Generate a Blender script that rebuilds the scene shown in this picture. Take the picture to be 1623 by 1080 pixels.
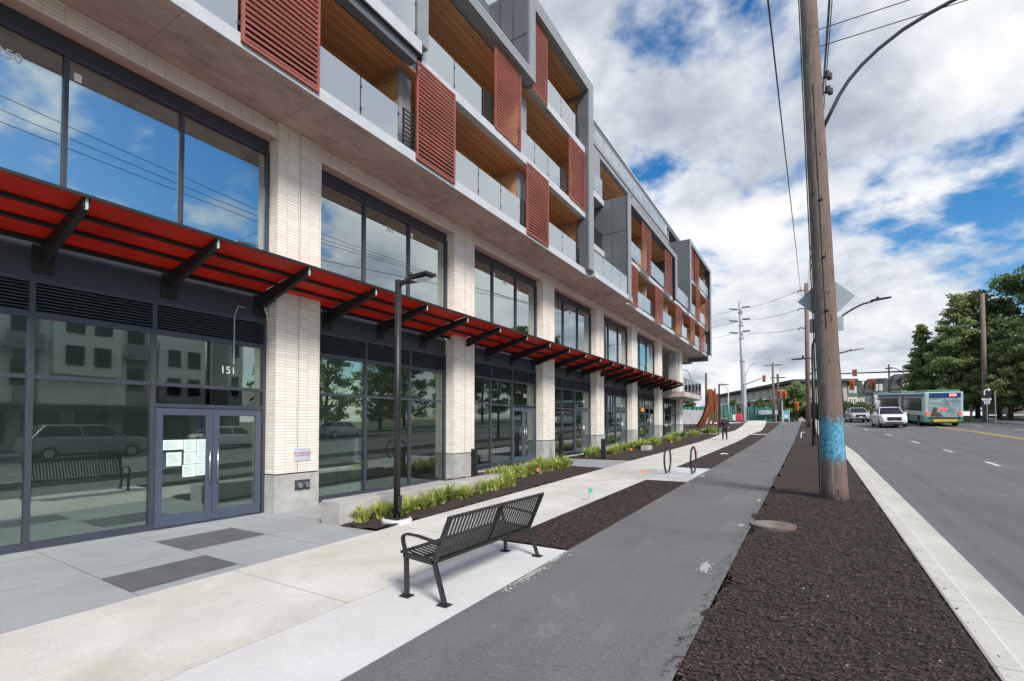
import bpy, bmesh, math, random
import numpy as np
from mathutils import Vector, Matrix
R = math.radians
random.seed(7); rng = np.random.default_rng(7)
for o in list(bpy.data.objects): bpy.data.objects.remove(o)
scene = bpy.context.scene
COL = scene.collection
# ------------------------------------------------------------------ camera
EYE = 1.9; F = 770.0; YAW = R(31.6); PITCH = R(1.5); PW, PH = 1623, 1080
SHIFT = 672 - PH/2 - F*math.tan(PITCH)
cam = bpy.data.cameras.new('camera'); cam_o = bpy.data.objects.new('camera', cam); COL.objects.link(cam_o)
cam.sensor_width = 36; cam.lens = F/PW*36; cam.shift_y = SHIFT/PW
cam_o.location = (0, 0, EYE); cam_o.rotation_euler = (R(90)+PITCH, 0, YAW)
cam.clip_start = .05; cam.clip_end = 6000
scene.camera = cam_o
# ------------------------------------------------------------------ world
SUN_EL, SUN_AZ = R(42), R(122)      # azimuth from +Y towards +X
w = bpy.data.worlds.new('World'); scene.world = w; w.use_nodes = True
nt = w.node_tree; nt.nodes.clear()
def N(t, **k):
    n = nt.nodes.new(t)
    for a, b in k.items(): setattr(n, a, b)
    return n
L = lambda a, b: nt.links.new(a, b)
out = N('ShaderNodeOutputWorld'); mixs = N('ShaderNodeMixShader')
bg1 = N('ShaderNodeBackground'); bg2 = N('ShaderNodeBackground')
sky = N('ShaderNodeTexSky', sky_type='NISHITA', sun_disc=False, sun_elevation=SUN_EL, sun_rotation=SUN_AZ)
bg1.inputs[1].default_value = .105
hs = N('ShaderNodeHueSaturation'); hs.inputs['Saturation'].default_value = 1.5
L(sky.outputs[0], hs.inputs['Color']); L(hs.outputs[0], bg1.inputs[0])
tc = N('ShaderNodeTexCoord'); sep = N('ShaderNodeSeparateXYZ'); L(tc.outputs['Generated'], sep.inputs[0])
def M(op, a, b=None, c=None, clamp=False):
    n = N('ShaderNodeMath', operation=op); n.use_clamp = clamp
    for i, v in enumerate((a, b, c)):
        if v is None: continue
        if isinstance(v, (int, float)): n.inputs[i].default_value = v
        else: L(v, n.inputs[i])
    return n.outputs[0]
zz = M('MAXIMUM', sep.outputs[2], .0)
den = M('ADD', zz, .34)
px = M('DIVIDE', sep.outputs[0], den); py = M('DIVIDE', sep.outputs[1], den)
cmb = N('ShaderNodeCombineXYZ'); L(px, cmb.inputs[0]); L(py, cmb.inputs[1])
def noise(vec, scale, det, rough, dist=0., off=(0, 0, 0)):
    mp = N('ShaderNodeMapping'); mp.inputs['Location'].default_value = off; L(vec, mp.inputs[0])
    n = N('ShaderNodeTexNoise'); n.inputs['Scale'].default_value = scale; n.inputs['Detail'].default_value = det
    n.inputs['Roughness'].default_value = rough; n.inputs['Distortion'].default_value = dist
    L(mp.outputs[0], n.inputs['Vector']); return n.outputs['Fac']
CLOUD_OFF = (32.45, 45.05, 1.02)
nA = noise(cmb.outputs[0], 1.9, 11, .57, .12, CLOUD_OFF)
nB = noise(cmb.outputs[0], 2.6, 10, .58, .15, (9.3, 4.2, 2))
nC = noise(cmb.outputs[0], .9, 2, .5, 0, (1.3, 7.7, 5))
# coverage: heavier up the street (+Y), broken towards the east
cov = M('ADD', nA, M('ADD', M('MULTIPLY', sep.outputs[1], .10), M('MULTIPLY', sep.outputs[0], -.10)))
cov = M('ADD', cov, M('MULTIPLY', M('SUBTRACT', nC, .5), .25))
cov = M('ADD', cov, M('MULTIPLY', M('POWER', M('SUBTRACT', 1.0, zz), 9.0), .13))
mr = N('ShaderNodeMapRange', interpolation_type='SMOOTHSTEP'); mr.inputs[1].default_value = .455; mr.inputs[2].default_value = .555
L(cov, mr.inputs[0])
thick = N('ShaderNodeMapRange', interpolation_type='SMOOTHSTEP'); thick.inputs[1].default_value = .45; thick.inputs[2].default_value = .72
L(M('ADD', M('MULTIPLY', nB, .8), M('MULTIPLY', cov, .25)), thick.inputs[0])
cr = N('ShaderNodeValToRGB'); L(thick.outputs[0], cr.inputs[0])
e = cr.color_ramp.elements
e[0].position = 0; e[0].color = (1.0, 1.0, 1.0, 1); e[1].position = 1; e[1].color = (.42, .47, .56, 1)
m_ = e.new(.35); m_.color = (.80, .84, .90, 1)
L(cr.outputs[0], bg2.inputs[0]); bg2.inputs[1].default_value = .67
L(mr.outputs[0], mixs.inputs[0]); L(bg1.outputs[0], mixs.inputs[1]); L(bg2.outputs[0], mixs.inputs[2])
L(mixs.outputs[0], out.inputs[0])
# ------------------------------------------------------------------ sun
sl = bpy.data.lights.new('sun', 'SUN'); sl.energy = 3.1; sl.angle = R(18); sl.color = (1, .95, .87)
so = bpy.data.objects.new('sun', sl); COL.objects.link(so)
sd = Vector((math.sin(SUN_AZ)*math.cos(SUN_EL), math.cos(SUN_AZ)*math.cos(SUN_EL), math.sin(SUN_EL)))
so.rotation_euler = sd.to_track_quat('Z', 'Y').to_euler()
so.location = sd*60
vs = scene.view_settings; vs.view_transform = 'Standard'; vs.look = 'None'; vs.exposure = .60; vs.gamma = 1
scene.render.engine = 'CYCLES'
cy = scene.cycles; cy.max_bounces = 10; cy.transparent_max_bounces = 24; cy.glossy_bounces = 4; cy.diffuse_bounces = 4
# ------------------------------------------------------------------ measured point helper (ray through a photo point met with a plane across the street)
_c, _s, _cp, _sp = math.cos(YAW), math.sin(YAW), math.cos(PITCH), math.sin(PITCH)
def at(px, py, Y):
    a = (px-PW/2)/F; b = -(py-PH/2-SHIFT)/F
    fw = _cp-_sp*b; up = _sp+_cp*b
    X = a*_c-fw*_s; Yd = a*_s+fw*_c; t = Y/Yd
    return Vector((X*t, Y, EYE+up*t))
# ------------------------------------------------------------------ terrain
def lin(p, x):
    if x <= p[0][0]: return p[0][1]
    for (a, b), (c, d) in zip(p, p[1:]):
        if x <= c: return b+(d-b)*(x-a)/(c-a)
    return p[-1][1]
FAC = [(-60, 0), (6.5, 0), (13, .14), (19, .33), (25.3, .42), (31.4, .62), (38, .95), (50, 1.25), (75, 2.2), (300, 2.4)]
SIDE = [(-60, -.9), (0, -.08), (35, .69), (40, .87), (75, 2.45), (300, 2.8)]
ROAD = [(-60, -1.5), (0, -.1), (35, .88), (40, 1.1), (75, 2.8), (300, 3.1)]
def G(X, Y):
    f, s, r = lin(FAC, Y), lin(SIDE, Y), lin(ROAD, Y)
    if X < -9.7: return f
    if X < -6.3:
        t = (X+9.7)/3.4; return f*(1-t)+s*t
    if X < -3: return s
    if X < 1.2:
        t = (X+3)/4.2; return s*(1-t)+r*t
    return r
def bend(Y): return -.003*(Y-25)**2 if 25 < Y < 75 else (0 if Y <= 25 else -7.5-.3*(Y-75))
def kbend(Y): return max(bend(Y), -.8)
def wbend(Y): return lin([(44, 0), (48.7, .42), (58, .05), (72, -.8)], Y)
# ------------------------------------------------------------------ materials
MATS = {}
class NT:
    def __init__(s, name):
        m = bpy.data.materials.new(name); m.use_nodes = True; s.m = m; s.t = m.node_tree; s.t.nodes.clear()
        s.out = s.n('ShaderNodeOutputMaterial'); s.p = None
        MATS[name] = m
    def n(s, t, **k):
        x = s.t.nodes.new(t)
        for a, b in k.items(): setattr(x, a, b)
        return x
    def l(s, a, b): s.t.links.new(a, b)
    def math(s, op, a, b=None, clamp=False):
        n = s.n('ShaderNodeMath', operation=op); n.use_clamp = clamp
        for i, v in enumerate((a, b)):
            if v is None: continue
            if isinstance(v, (int, float)): n.inputs[i].default_value = v
            else: s.l(v, n.inputs[i])
        return n.outputs[0]
    def pos(s):
        if s.p is None: s.p = s.n('ShaderNodeNewGeometry').outputs['Position']
        return s.p
    def obj(s): return s.n('ShaderNodeTexCoord').outputs['Object']
    def scaled(s, v, sc):
        mp = s.n('ShaderNodeMapping'); mp.inputs['Scale'].default_value = sc; s.l(v, mp.inputs[0]); return mp.outputs[0]
    def noise(s, v, scale, det=4, rough=.55, dist=0):
        n = s.n('ShaderNodeTexNoise'); n.inputs['Scale'].default_value = scale; n.inputs['Detail'].default_value = det
        n.inputs['Roughness'].default_value = rough; n.inputs['Distortion'].default_value = dist; s.l(v, n.inputs['Vector'])
        return n.outputs['Fac']
    def ramp(s, f, stops):
        r = s.n('ShaderNodeValToRGB'); s.l(f, r.inputs[0]); e = r.color_ramp.elements
        while len(e) < len(stops): e.new(.5)
        for el, (p, c) in zip(e, stops):
            el.position = p; el.color = (*c, 1) if len(c) == 3 else c
        return r.outputs[0]
    def mix(s, f, a, b, mode='MIX'):
        n = s.n('ShaderNodeMix', data_type='RGBA', blend_type=mode)
        for k, v in ((0, f), (6, a), (7, b)):
            if isinstance(v, (int, float)): n.inputs[k].default_value = v
            elif isinstance(v, tuple): n.inputs[k].default_value = (*v, 1)
            else: s.l(v, n.inputs[k])
        return n.outputs[2]
    def bump(s, h, st=.3, d=.01):
        b = s.n('ShaderNodeBump'); b.inputs['Strength'].default_value = st; b.inputs['Distance'].default_value = d
        s.l(h, b.inputs['Height']); return b.outputs[0]
    def pbr(s, col, rough=.6, metal=0, bump=None, **kw):
        b = s.n('ShaderNodeBsdfPrincipled')
        for k, v in (('Base Color', col), ('Roughness', rough), ('Metallic', metal)):
            if isinstance(v, tuple): b.inputs[k].default_value = (*v, 1)
            elif isinstance(v, (int, float)): b.inputs[k].default_value = v
            else: s.l(v, b.inputs[k])
        if bump is not None: s.l(bump, b.inputs['Normal'])
        for k, v in kw.items(): b.inputs[k.replace('_', ' ')].default_value = v
        s.l(b.outputs[0], s.out.inputs[0]); return b
def simple(name, col, rough=.5, metal=0, var=.12, scale=3., **kw):
    t = NT(name); f = t.noise(t.obj(), scale, 5)
    a = tuple(c*(1-var) for c in col); b = tuple(c*(1+var) for c in col)
    rr = t.math('ADD', t.math('MULTIPLY', f, .25), rough-.12)
    t.pbr(t.ramp(f, [(.3, a), (.7, b)]), rr, metal, **kw); return t.m
def m_brick():
    t = NT('brick'); p = t.pos(); s = t.n('ShaderNodeSeparateXYZ'); t.l(p, s.inputs[0])
    c = t.n('ShaderNodeCombineXYZ'); t.l(t.math('ADD', s.outputs[0], t.math('ADD', s.outputs[1], .06)), c.inputs[0]); t.l(s.outputs[2], c.inputs[1])
    b = t.n('ShaderNodeTexBrick', offset=0., squash=1.); t.l(c.outputs[0], b.inputs['Vector'])
    b.inputs['Color1'].default_value = (.73, .69, .62, 1); b.inputs['Color2'].default_value = (.86, .82, .755, 1); b.inputs['Mortar'].default_value = (.52, .47, .415, 1)
    b.inputs['Scale'].default_value = 1; b.inputs['Mortar Size'].default_value = .0065; b.inputs['Mortar Smooth'].default_value = .3
    b.inputs['Brick Width'].default_value = .27; b.inputs['Row Height'].default_value = .0665; b.inputs['Bias'].default_value = 0
    n = t.noise(p, 1.3, 6); col = t.mix(.35, b.outputs['Color'], t.ramp(n, [(.3, (.80, .77, .72)), (.7, (1.05, 1.03, 1.0))]), 'MULTIPLY')
    fine = t.noise(p, 60, 3)
    t.pbr(t.mix(t.math('MULTIPLY', fine, .25), col, (.74, .69, .6)), .75, bump=t.bump(t.math('SUBTRACT', t.math('MULTIPLY', fine, .15), b.outputs['Fac']), .6, .006))
m_brick()
def m_conc(name, c0, c1, stain=None, big=.9, grain=140., joints=None, bumpd=.002):
    t = NT(name); p = t.pos()
    a = t.noise(p, big, 8, .62, .3); f = t.noise(p, grain, 3)
    col = t.ramp(a, [(.28, c0), (.72, c1)])
    if stain:
        sn = t.noise(t.scaled(p, (1, .55, 1)), .55, 7, .65, .6)
        k = t.n('ShaderNodeMapRange'); k.inputs[1].default_value = .52; k.inputs[2].default_value = .72; t.l(sn, k.inputs[0])
        col = t.mix(t.math('MULTIPLY', k.outputs[0], .75), col, stain)
        s2 = t.noise(t.scaled(p, (3.4, 1.1, 1)), 1.9, 8, .7, .8)
        k2 = t.n('ShaderNodeMapRange'); k2.inputs[1].default_value = .6; k2.inputs[2].default_value = .7; t.l(s2, k2.inputs[0])
        col = t.mix(t.math('MULTIPLY', k2.outputs[0], .38), col, tuple(x*.6 for x in c0))
    v = t.n('ShaderNodeTexVoronoi'); v.inputs['Scale'].default_value = 9; t.l(p, v.inputs['Vector'])
    pit = t.math('LESS_THAN', v.outputs['Distance'], .035)
    col = t.mix(t.math('MULTIPLY', pit, .5), col, tuple(x*.35 for x in c0))
    g2 = t.noise(p, 38, 6, .75); col = t.mix(.55, col, t.ramp(g2, [(.25, (.70, .70, .69)), (.6, (1.06, 1.06, 1.06))]), 'MULTIPLY')
    col = t.mix(.35, col, t.ramp(f, [(.25, (.55, .55, .55)), (.75, (1.08, 1.08, 1.08))]), 'MULTIPLY')
    h = f
    if joints:     # [(axis, period, offset)]
        s = t.n('ShaderNodeSeparateXYZ'); t.l(p, s.inputs[0])
        for ax, per, off in joints:
            q = t.math('ABSOLUTE', t.math('SUBTRACT', t.math('FRACT', t.math('DIVIDE', t.math('SUBTRACT', s.outputs[ax], off), per)), .5))
            jj = t.math('GREATER_THAN', q, .5-.006/per)
            col = t.mix(t.math('MULTIPLY', jj, .75), col, tuple(x*.28 for x in c0)); h = t.math('SUBTRACT', h, t.math('MULTIPLY', jj, 3))
    t.pbr(col, .85, bump=t.bump(h, .5, bumpd)); return t.m
m_conc('sidewalk_concrete', (.50, .485, .44), (.68, .665, .61), stain=(.46, .40, .29), joints=[(1, 2.86, .66)])
m_conc('pad_concrete', (.55, .55, .545), (.66, .66, .655), big=1.3)
m_conc('plaza_concrete', (.27, .285, .295), (.37, .385, .39), joints=[(1, 1.21, .07), (0, 1.55, -7.93)])
m_conc('kerb_concrete', (.44, .43, .395), (.60, .585, .54), stain=(.36, .33, .27), joints=[(1, 1.5, .6)])
def m_soffit():
    t = NT('soffit_concrete'); p = t.pos(); a = t.noise(p, .8, 9, .68, .5); b = t.noise(t.scaled(p, (1, .35, 1)), 5, 7, .7, .4); f = t.noise(p, 45, 5, .75); q = t.noise(p, 2.1, 8, .75, 1.)
    col = t.ramp(t.math('ADD', t.math('MULTIPLY', a, .55), t.math('MULTIPLY', b, .45)), [(.32, (.27, .23, .20)), (.5, (.45, .395, .35)), (.68, (.62, .56, .51))])
    col = t.mix(.75, col, t.ramp(f, [(.3, (.72, .71, .70)), (.65, (1.08, 1.08, 1.08))]), 'MULTIPLY')
    k = t.n('ShaderNodeMapRange'); k.inputs[1].default_value = .60; k.inputs[2].default_value = .68; t.l(q, k.inputs[0]); col = t.mix(t.math('MULTIPLY', k.outputs[0], .45), col, (.62, .56, .50))
    r_ = t.noise(p, 3.7, 6, .8, .3); k2 = t.n('ShaderNodeMapRange'); k2.inputs[1].default_value = .68; k2.inputs[2].default_value = .74; t.l(r_, k2.inputs[0]); col = t.mix(t.math('MULTIPLY', k2.outputs[0], .6), col, (.20, .075, .045))
    s_ = t.n('ShaderNodeSeparateXYZ'); t.l(p, s_.inputs[0]); jq = t.math('ABSOLUTE', t.math('SUBTRACT', t.math('FRACT', t.math('DIVIDE', t.math('ADD', s_.outputs[1], 1.25), 2.45)), .5)); jj = t.math('GREATER_THAN', jq, .4975); col = t.mix(t.math('MULTIPLY', jj, .6), col, (.13, .10, .085))
    v = t.n('ShaderNodeTexVoronoi'); v.inputs['Scale'].default_value = 7; t.l(p, v.inputs['Vector']); pit = t.math('LESS_THAN', v.outputs['Distance'], .05); col = t.mix(t.math('MULTIPLY', pit, .55), col, (.12, .09, .08))
    t.pbr(col, .85, bump=t.bump(f, .4, .003))
m_soffit()
m_conc('base_concrete', (.33, .32, .31), (.53, .52, .50), big=2.2, stain=(.28, .27, .26))
m_conc('slab_edge', (.50, .50, .50), (.62, .62, .62), big=2)
m_conc('dark_slate', (.088, .09, .105), (.125, .127, .14), big=3, joints=[(1, 1.21, .07)])
m_conc('grey_wall', (.33, .34, .36), (.52, .53, .55), big=.5)
def m_asphalt(name, c0, c1, wear, streak):
    t = NT(name); p = t.pos()
    a = t.noise(p, .55, 7, .62, .3); st = t.noise(t.scaled(p, (2.2, .05, 1)), 1.3, 5, .6, .1); f = t.noise(p, 150, 2, .7); g = t.noise(p, 46, 5, .7)
    k = t.math('ADD', t.math('MULTIPLY', a, 1-streak), t.math('MULTIPLY', st, streak))
    col = t.ramp(k, [(.32, c0), (.68, c1)])
    v = t.n('ShaderNodeTexVoronoi'); v.inputs['Scale'].default_value = 130; t.l(p, v.inputs['Vector'])
    wn = t.n('ShaderNodeTexWhiteNoise'); t.l(v.outputs['Color'], wn.inputs['Vector'])
    stone = t.ramp(wn.outputs['Value'], [(.0, (.72, .72, .72)), (.8, (1.02, 1.02, 1.02)), (.97, (1.45, 1.42, 1.36))])
    col = t.mix(.7, col, stone, 'MULTIPLY')
    col = t.mix(.7, col, t.ramp(g, [(.3, (.62, .62, .62)), (.7, (1.2, 1.2, 1.2))]), 'MULTIPLY')
    s2 = t.noise(p, .8, 9, .75, .8); k = t.n('ShaderNodeMapRange'); k.inputs[1].default_value = .58; k.inputs[2].default_value = .70; t.l(s2, k.inputs[0])
    col = t.mix(t.math('MULTIPLY', k.outputs[0], .35), col, wear)
    s3 = t.noise(p, 2.3, 5, .6, .2); k3 = t.n('ShaderNodeMapRange'); k3.inputs[1].default_value = .68; k3.inputs[2].default_value = .76; t.l(s3, k3.inputs[0])
    col = t.mix(t.math('MULTIPLY', k3.outputs[0], .4), col, tuple(x*.5 for x in c0))
    t.pbr(col, .85, bump=t.bump(t.math('ADD', v.outputs['Distance'], f), .5, .004))
m_asphalt('path_asphalt', (.118, .118, .121), (.178, .178, .181), (.30, .295, .28), .3)
m_asphalt('road_asphalt', (.10, .102, .110), (.165, .167, .175), (.20, .20, .20), .6)
def m_mulch():
    t = NT('mulch'); p = t.pos()
    v = t.n('ShaderNodeTexVoronoi'); v.inputs['Scale'].default_value = 95; t.l(p, v.inputs['Vector'])
    f = t.noise(p, 75, 6, .75); b = t.noise(p, 1.4, 5)
    col = t.ramp(f, [(.28, (.014, .009, .007)), (.5, (.042, .028, .023)), (.74, (.105, .075, .06))])
    col = t.mix(.5, col, t.ramp(b, [(.3, (.55, .5, .48)), (.7, (1.1, 1.05, 1))]), 'MULTIPLY')
    sp = t.math('LESS_THAN', t.noise(p, 60, 2), .27); col = t.mix(t.math('MULTIPLY', sp, .5), col, (.13, .10, .08))
    t.pbr(col, .95, bump=t.bump(t.math('ADD', f, v.outputs['Distance']), .9, .014))
m_mulch()
simple('mulch_chip', (.040, .027, .022), .9, var=.5, scale=23); simple('mulch_chip_mid', (.080, .056, .045), .9, var=.4, scale=23); simple('mulch_chip_light', (.15, .115, .09), .9, var=.4, scale=23)
def m_wood(name, c0, c1, axis, plank, seam=.012):
    t = NT(name); p = t.pos(); s = t.n('ShaderNodeSeparateXYZ'); t.l(p, s.inputs[0])
    u = t.math('DIVIDE', s.outputs[axis], plank); fl = t.math('FLOOR', u)
    wn = t.n('ShaderNodeTexWhiteNoise', noise_dimensions='1D'); t.l(fl, wn.inputs['W'])
    sc = [1.2, 1.2, 1.2]; sc[axis] = 26
    g = t.noise(t.scaled(p, tuple(sc)), 1.5, 6, .6, .4)
    k = t.math('ADD', t.math('MULTIPLY', g, .65), t.math('MULTIPLY', wn.outputs['Value'], .35))
    col = t.ramp(k, [(.25, c0), (.75, c1)])
    q = t.math('ABSOLUTE', t.math('SUBTRACT', t.math('FRACT', u), .5)); j = t.math('GREATER_THAN', q, .5-seam/plank/2)
    col = t.mix(t.math('MULTIPLY', j, .85), col, tuple(x*.2 for x in c0))
    t.pbr(col, .55, bump=t.bump(t.math('SUBTRACT', g, j), .4, .004))
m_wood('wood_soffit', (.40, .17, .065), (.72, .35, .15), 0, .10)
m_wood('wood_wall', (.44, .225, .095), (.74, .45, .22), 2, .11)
def m_glass(name, tint, refl, base=1.5, diff=0., dcol=(.6, .65, .68), gcol=(.93, .98, .98)):
    t = NT(name); fr = t.n('ShaderNodeFresnel'); fr.inputs['IOR'].default_value = base
    k = t.math('ADD', t.math('MULTIPLY', fr.outputs[0], 1.0), refl, clamp=True)
    tr = t.n('ShaderNodeBsdfTransparent'); tr.inputs[0].default_value = (*tint, 1)
    gl = t.n('ShaderNodeBsdfGlossy'); gl.inputs['Roughness'].default_value = 0.0; gl.inputs[0].default_value = (*gcol, 1)
    wv = t.noise(t.pos(), .55, 2); t.l(t.bump(wv, .06, .02), gl.inputs['Normal'])
    m = t.n('ShaderNodeMixShader'); t.l(k, m.inputs[0]); t.l(tr.outputs[0], m.inputs[1]); t.l(gl.outputs[0], m.inputs[2])
    r = m.outputs[0]
    if diff:
        d = t.n('ShaderNodeBsdfDiffuse'); d.inputs[0].default_value = (*dcol, 1)
        m2 = t.n('ShaderNodeMixShader'); m2.inputs[0].default_value = diff; t.l(r, m2.inputs[1]); t.l(d.outputs[0], m2.inputs[2]); r = m2.outputs[0]
    t.l(r, t.out.inputs[0])
m_glass('shop_glass', (.94, .99, .96), .18, 1.5, .012, (.50, .62, .56), gcol=(.86, 1., .93))
m_glass('upper_glass', (.74, .83, .83), .42, 1.6, gcol=(.90, 1., 1.))
m_glass('rail_glass', (.80, .85, .87), .17, 1.5, .50, (.50, .54, .57))
m_glass('clear_glass', (.90, .95, .95), .05, 1.45)
m_glass('dark_glass', (.12, .15, .16), .10, 1.5)
simple('far_glass', (.02, .024, .028), .14, var=.3, scale=.7)
simple('frame_metal', (.043, .052, .068), .42, var=.08)
simple('door_metal', (.062, .080, .118), .42, var=.06)
simple('dark_panel', (.034, .039, .052), .45, var=.15, scale=1.2)
simple('black_metal', (.016, .017, .018), .45, var=.2)
simple('black_steel', (.010, .009, .009), .65, var=.2)
simple('bench_paint', (.020, .022, .023), .38, var=.2, scale=20)
simple('grey_panel', (.105, .115, .13), .5, var=.1, scale=.8)
simple('grey_trim', (.23, .24, .255), .45, var=.06)
simple('light_trim', (.46, .48, .50), .4, var=.08)
simple('red_screen', (.27, .075, .055), .55, var=.22, scale=1.3)
simple('steel', (.55, .55, .55), .3, 1., var=.08)
simple('galvanised', (.42, .45, .47), .5, .3, var=.12, scale=1)
simple('white_paint', (.8, .8, .78), .5, var=.05)
simple('white_line', (.62, .62, .60), .8, var=.25, scale=14)
simple('yellow_line', (.60, .38, .06), .8, var=.2, scale=6)
m_conc('cement_wash', (.28, .28, .27), (.46, .46, .45), big=6)
simple('paper', (.68, .82, .78), .7, var=.03)
simple('ink', (.22, .26, .27), .8)
simple('red_ink', (.55, .03, .03), .6)
simple('sign_plate', (.46, .50, .57), .5)
simple('drywall', (.62, .64, .60), .8, var=.06, scale=.7)
simple('interior_dark', (.56, .60, .57), .8, var=.3, scale=.6)
simple('shop_floor', (.70, .80, .74), .5, var=.1, scale=.7)
simple('rubber', (.02, .02, .02), .8)
simple('orange_plastic', (.75, .23, .015), .5)
simple('cut_flower', (.8, .3, .02), .5)
simple('flag_pink', (.85, .12, .16), .6); simple('flag_orange', (.9, .25, .06), .6); simple('flag_green', (.06, .42, .28), .6)
simple('fence_green', (.055, .20, .165), .8, var=.35, scale=.6)
simple('sign_blue', (.13, .42, .62), .6); simple('barrier_red', (.62, .05, .08), .6)
simple('skin', (.42, .25, .18), .6); simple('navy_cloth', (.018, .020, .045), .9); simple('jeans', (.02, .022, .032), .9); simple('hair', (.02, .015, .012), .8)
simple('cap_grey', (.3, .3, .32), .8); simple('logo_red', (.4, .08, .08), .8)
def m_carpaint(name, col):
    t = NT(name); t.pbr(col, .28, 0, Coat_Weight=.6, Coat_Roughness=.08)
m_carpaint('paint_white', (.78, .78, .78)); m_carpaint('paint_silver', (.36, .39, .43)); m_carpaint('paint_grey', (.24, .26, .29))
simple('lamp_lens', (.8, .82, .85), .15); simple('tail_lens', (.55, .02, .02), .2); simple('plate', (.7, .7, .72), .5)
def m_red_panel():
    t = NT('canopy_red'); p = t.pos(); f = t.noise(p, 1.1, 6)
    col = t.ramp(f, [(.3, (.42, .034, .018)), (.7, (.56, .056, .028))])
    a = t.n('ShaderNodeBsdfPrincipled'); t.l(col, a.inputs['Base Color']); a.inputs['Roughness'].default_value = .4
    b = t.n('ShaderNodeBsdfTranslucent'); t.l(col, b.inputs[0])
    m = t.n('ShaderNodeMixShader'); m.inputs[0].default_value = .5; t.l(a.outputs[0], m.inputs[1]); t.l(b.outputs[0], m.inputs[2]); t.l(m.outputs[0], t.out.inputs[0])
m_red_panel()
def m_pole(name, c0, c1, c2):
    t = NT(name); p = t.obj()
    g = t.noise(t.scaled(p, (1, 1, .06)), 34, 6, .7, .3); b = t.noise(p, 2.2, 5); kn = t.noise(t.scaled(p, (1, 1, .35)), 11, 3)
    col = t.ramp(g, [(.3, c0), (.55, c1), (.8, c2)])
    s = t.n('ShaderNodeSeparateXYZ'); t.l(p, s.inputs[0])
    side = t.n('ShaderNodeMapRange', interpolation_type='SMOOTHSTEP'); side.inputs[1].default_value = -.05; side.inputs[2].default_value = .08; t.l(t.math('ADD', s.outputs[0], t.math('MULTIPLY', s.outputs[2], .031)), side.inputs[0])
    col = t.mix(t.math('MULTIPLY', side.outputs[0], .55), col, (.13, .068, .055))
    k = t.n('ShaderNodeMapRange'); k.inputs[1].default_value = .66; k.inputs[2].default_value = .72; t.l(kn, k.inputs[0])
    col = t.mix(t.math('MULTIPLY', k.outputs[0], .8), col, (.018, .012, .01))
    col = t.mix(.4, col, t.ramp(b, [(.3, (.6, .58, .56)), (.7, (1.1, 1.05, 1))]), 'MULTIPLY')
    t.pbr(col, .85, bump=t.bump(t.math('SUBTRACT', g, k.outputs[0]), .8, .012))
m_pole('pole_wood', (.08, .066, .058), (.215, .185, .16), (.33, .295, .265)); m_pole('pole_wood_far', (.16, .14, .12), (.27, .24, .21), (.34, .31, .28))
def m_graffiti():
    t = NT('graffiti'); p = t.obj(); g = t.noise(t.scaled(p, (1, 1, .1)), 30, 6, .7); b = t.noise(p, 7, 6, .7, 1.2); wv = t.n('ShaderNodeTexWave', bands_direction='DIAGONAL'); wv.inputs['Scale'].default_value = 2.6; wv.inputs['Distortion'].default_value = 9; wv.inputs['Detail'].default_value = 2; t.l(p, wv.inputs['Vector'])
    col = t.ramp(b, [(.35, (.05, .24, .38)), (.6, (.12, .40, .54))])
    k = t.math('GREATER_THAN', t.noise(p, 5, 2, .5, 3.), .60); col = t.mix(t.math('MULTIPLY', k, .8), col, (.02, .10, .24)); k = t.math('LESS_THAN', t.noise(t.scaled(p, (1, 1, .5)), 8, 3, .5, 2.), .36); col = t.mix(t.math('MULTIPLY', k, .7), col, (.30, .52, .62))
    b2 = t.n('ShaderNodeBsdfPrincipled'); b2.inputs['Roughness'].default_value = .8; t.l(col, b2.inputs['Base Color'])
    z_ = t.n('ShaderNodeSeparateXYZ'); t.l(p, z_.inputs[0])
    ed = t.math('MULTIPLY', t.math('ABSOLUTE', t.math('SUBTRACT', z_.outputs[2], 1.36)), .52)
    pt = t.noise(t.scaled(p, (1, 1, .35)), 13, 6, .75, .4)
    mk = t.math('GREATER_THAN', t.math('ADD', t.math('MULTIPLY', pt, .55), t.math('MULTIPLY', g, .6)), t.math('ADD', ed, .355))
    tr = t.n('ShaderNodeBsdfTransparent'); mx = t.n('ShaderNodeMixShader'); t.l(t.math('MULTIPLY', mk, .88), mx.inputs[0]); t.l(tr.outputs[0], mx.inputs[1]); t.l(b2.outputs[0], mx.inputs[2]); t.l(mx.outputs[0], t.out.inputs[0])
m_graffiti()
def m_rust():
    t = NT('rust_steel'); p = t.pos(); a = t.noise(p, 2, 7, .65)
    t.pbr(t.ramp(a, [(.3, (.17, .048, .018)), (.7, (.36, .115, .045))]), .8)
m_rust()
def m_leaf(name, c0, c1, tr=.45, sc=.8):
    t = NT(name); p = t.pos(); a = t.noise(p, sc, 4); a2 = t.noise(p, sc*9, 2)
    col = t.ramp(t.math('ADD', t.math('MULTIPLY', a, .6), t.math('MULTIPLY', a2, .4)), [(.35, c0), (.65, c1)])
    d = t.n('ShaderNodeBsdfPrincipled'); d.inputs['Roughness'].default_value = .6; t.l(col, d.inputs['Base Color'])
    b = t.n('ShaderNodeBsdfTranslucent'); t.l(col, b.inputs[0]); m = t.n('ShaderNodeMixShader'); m.inputs[0].default_value = tr
    t.l(d.outputs[0], m.inputs[1]); t.l(b.outputs[0], m.inputs[2]); t.l(m.outputs[0], t.out.inputs[0])
m_leaf('leaf_dark', (.07, .12, .045), (.23, .32, .12)); m_leaf('leaf_mid', (.14, .21, .075), (.38, .46, .19)); m_leaf('leaf_olive', (.11, .14, .055), (.26, .29, .12))
m_leaf('blade', (.30, .38, .07), (.64, .66, .23), .45, 2.); m_leaf('hedge_leaf', (.02, .04, .016), (.05, .08, .028))
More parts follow.
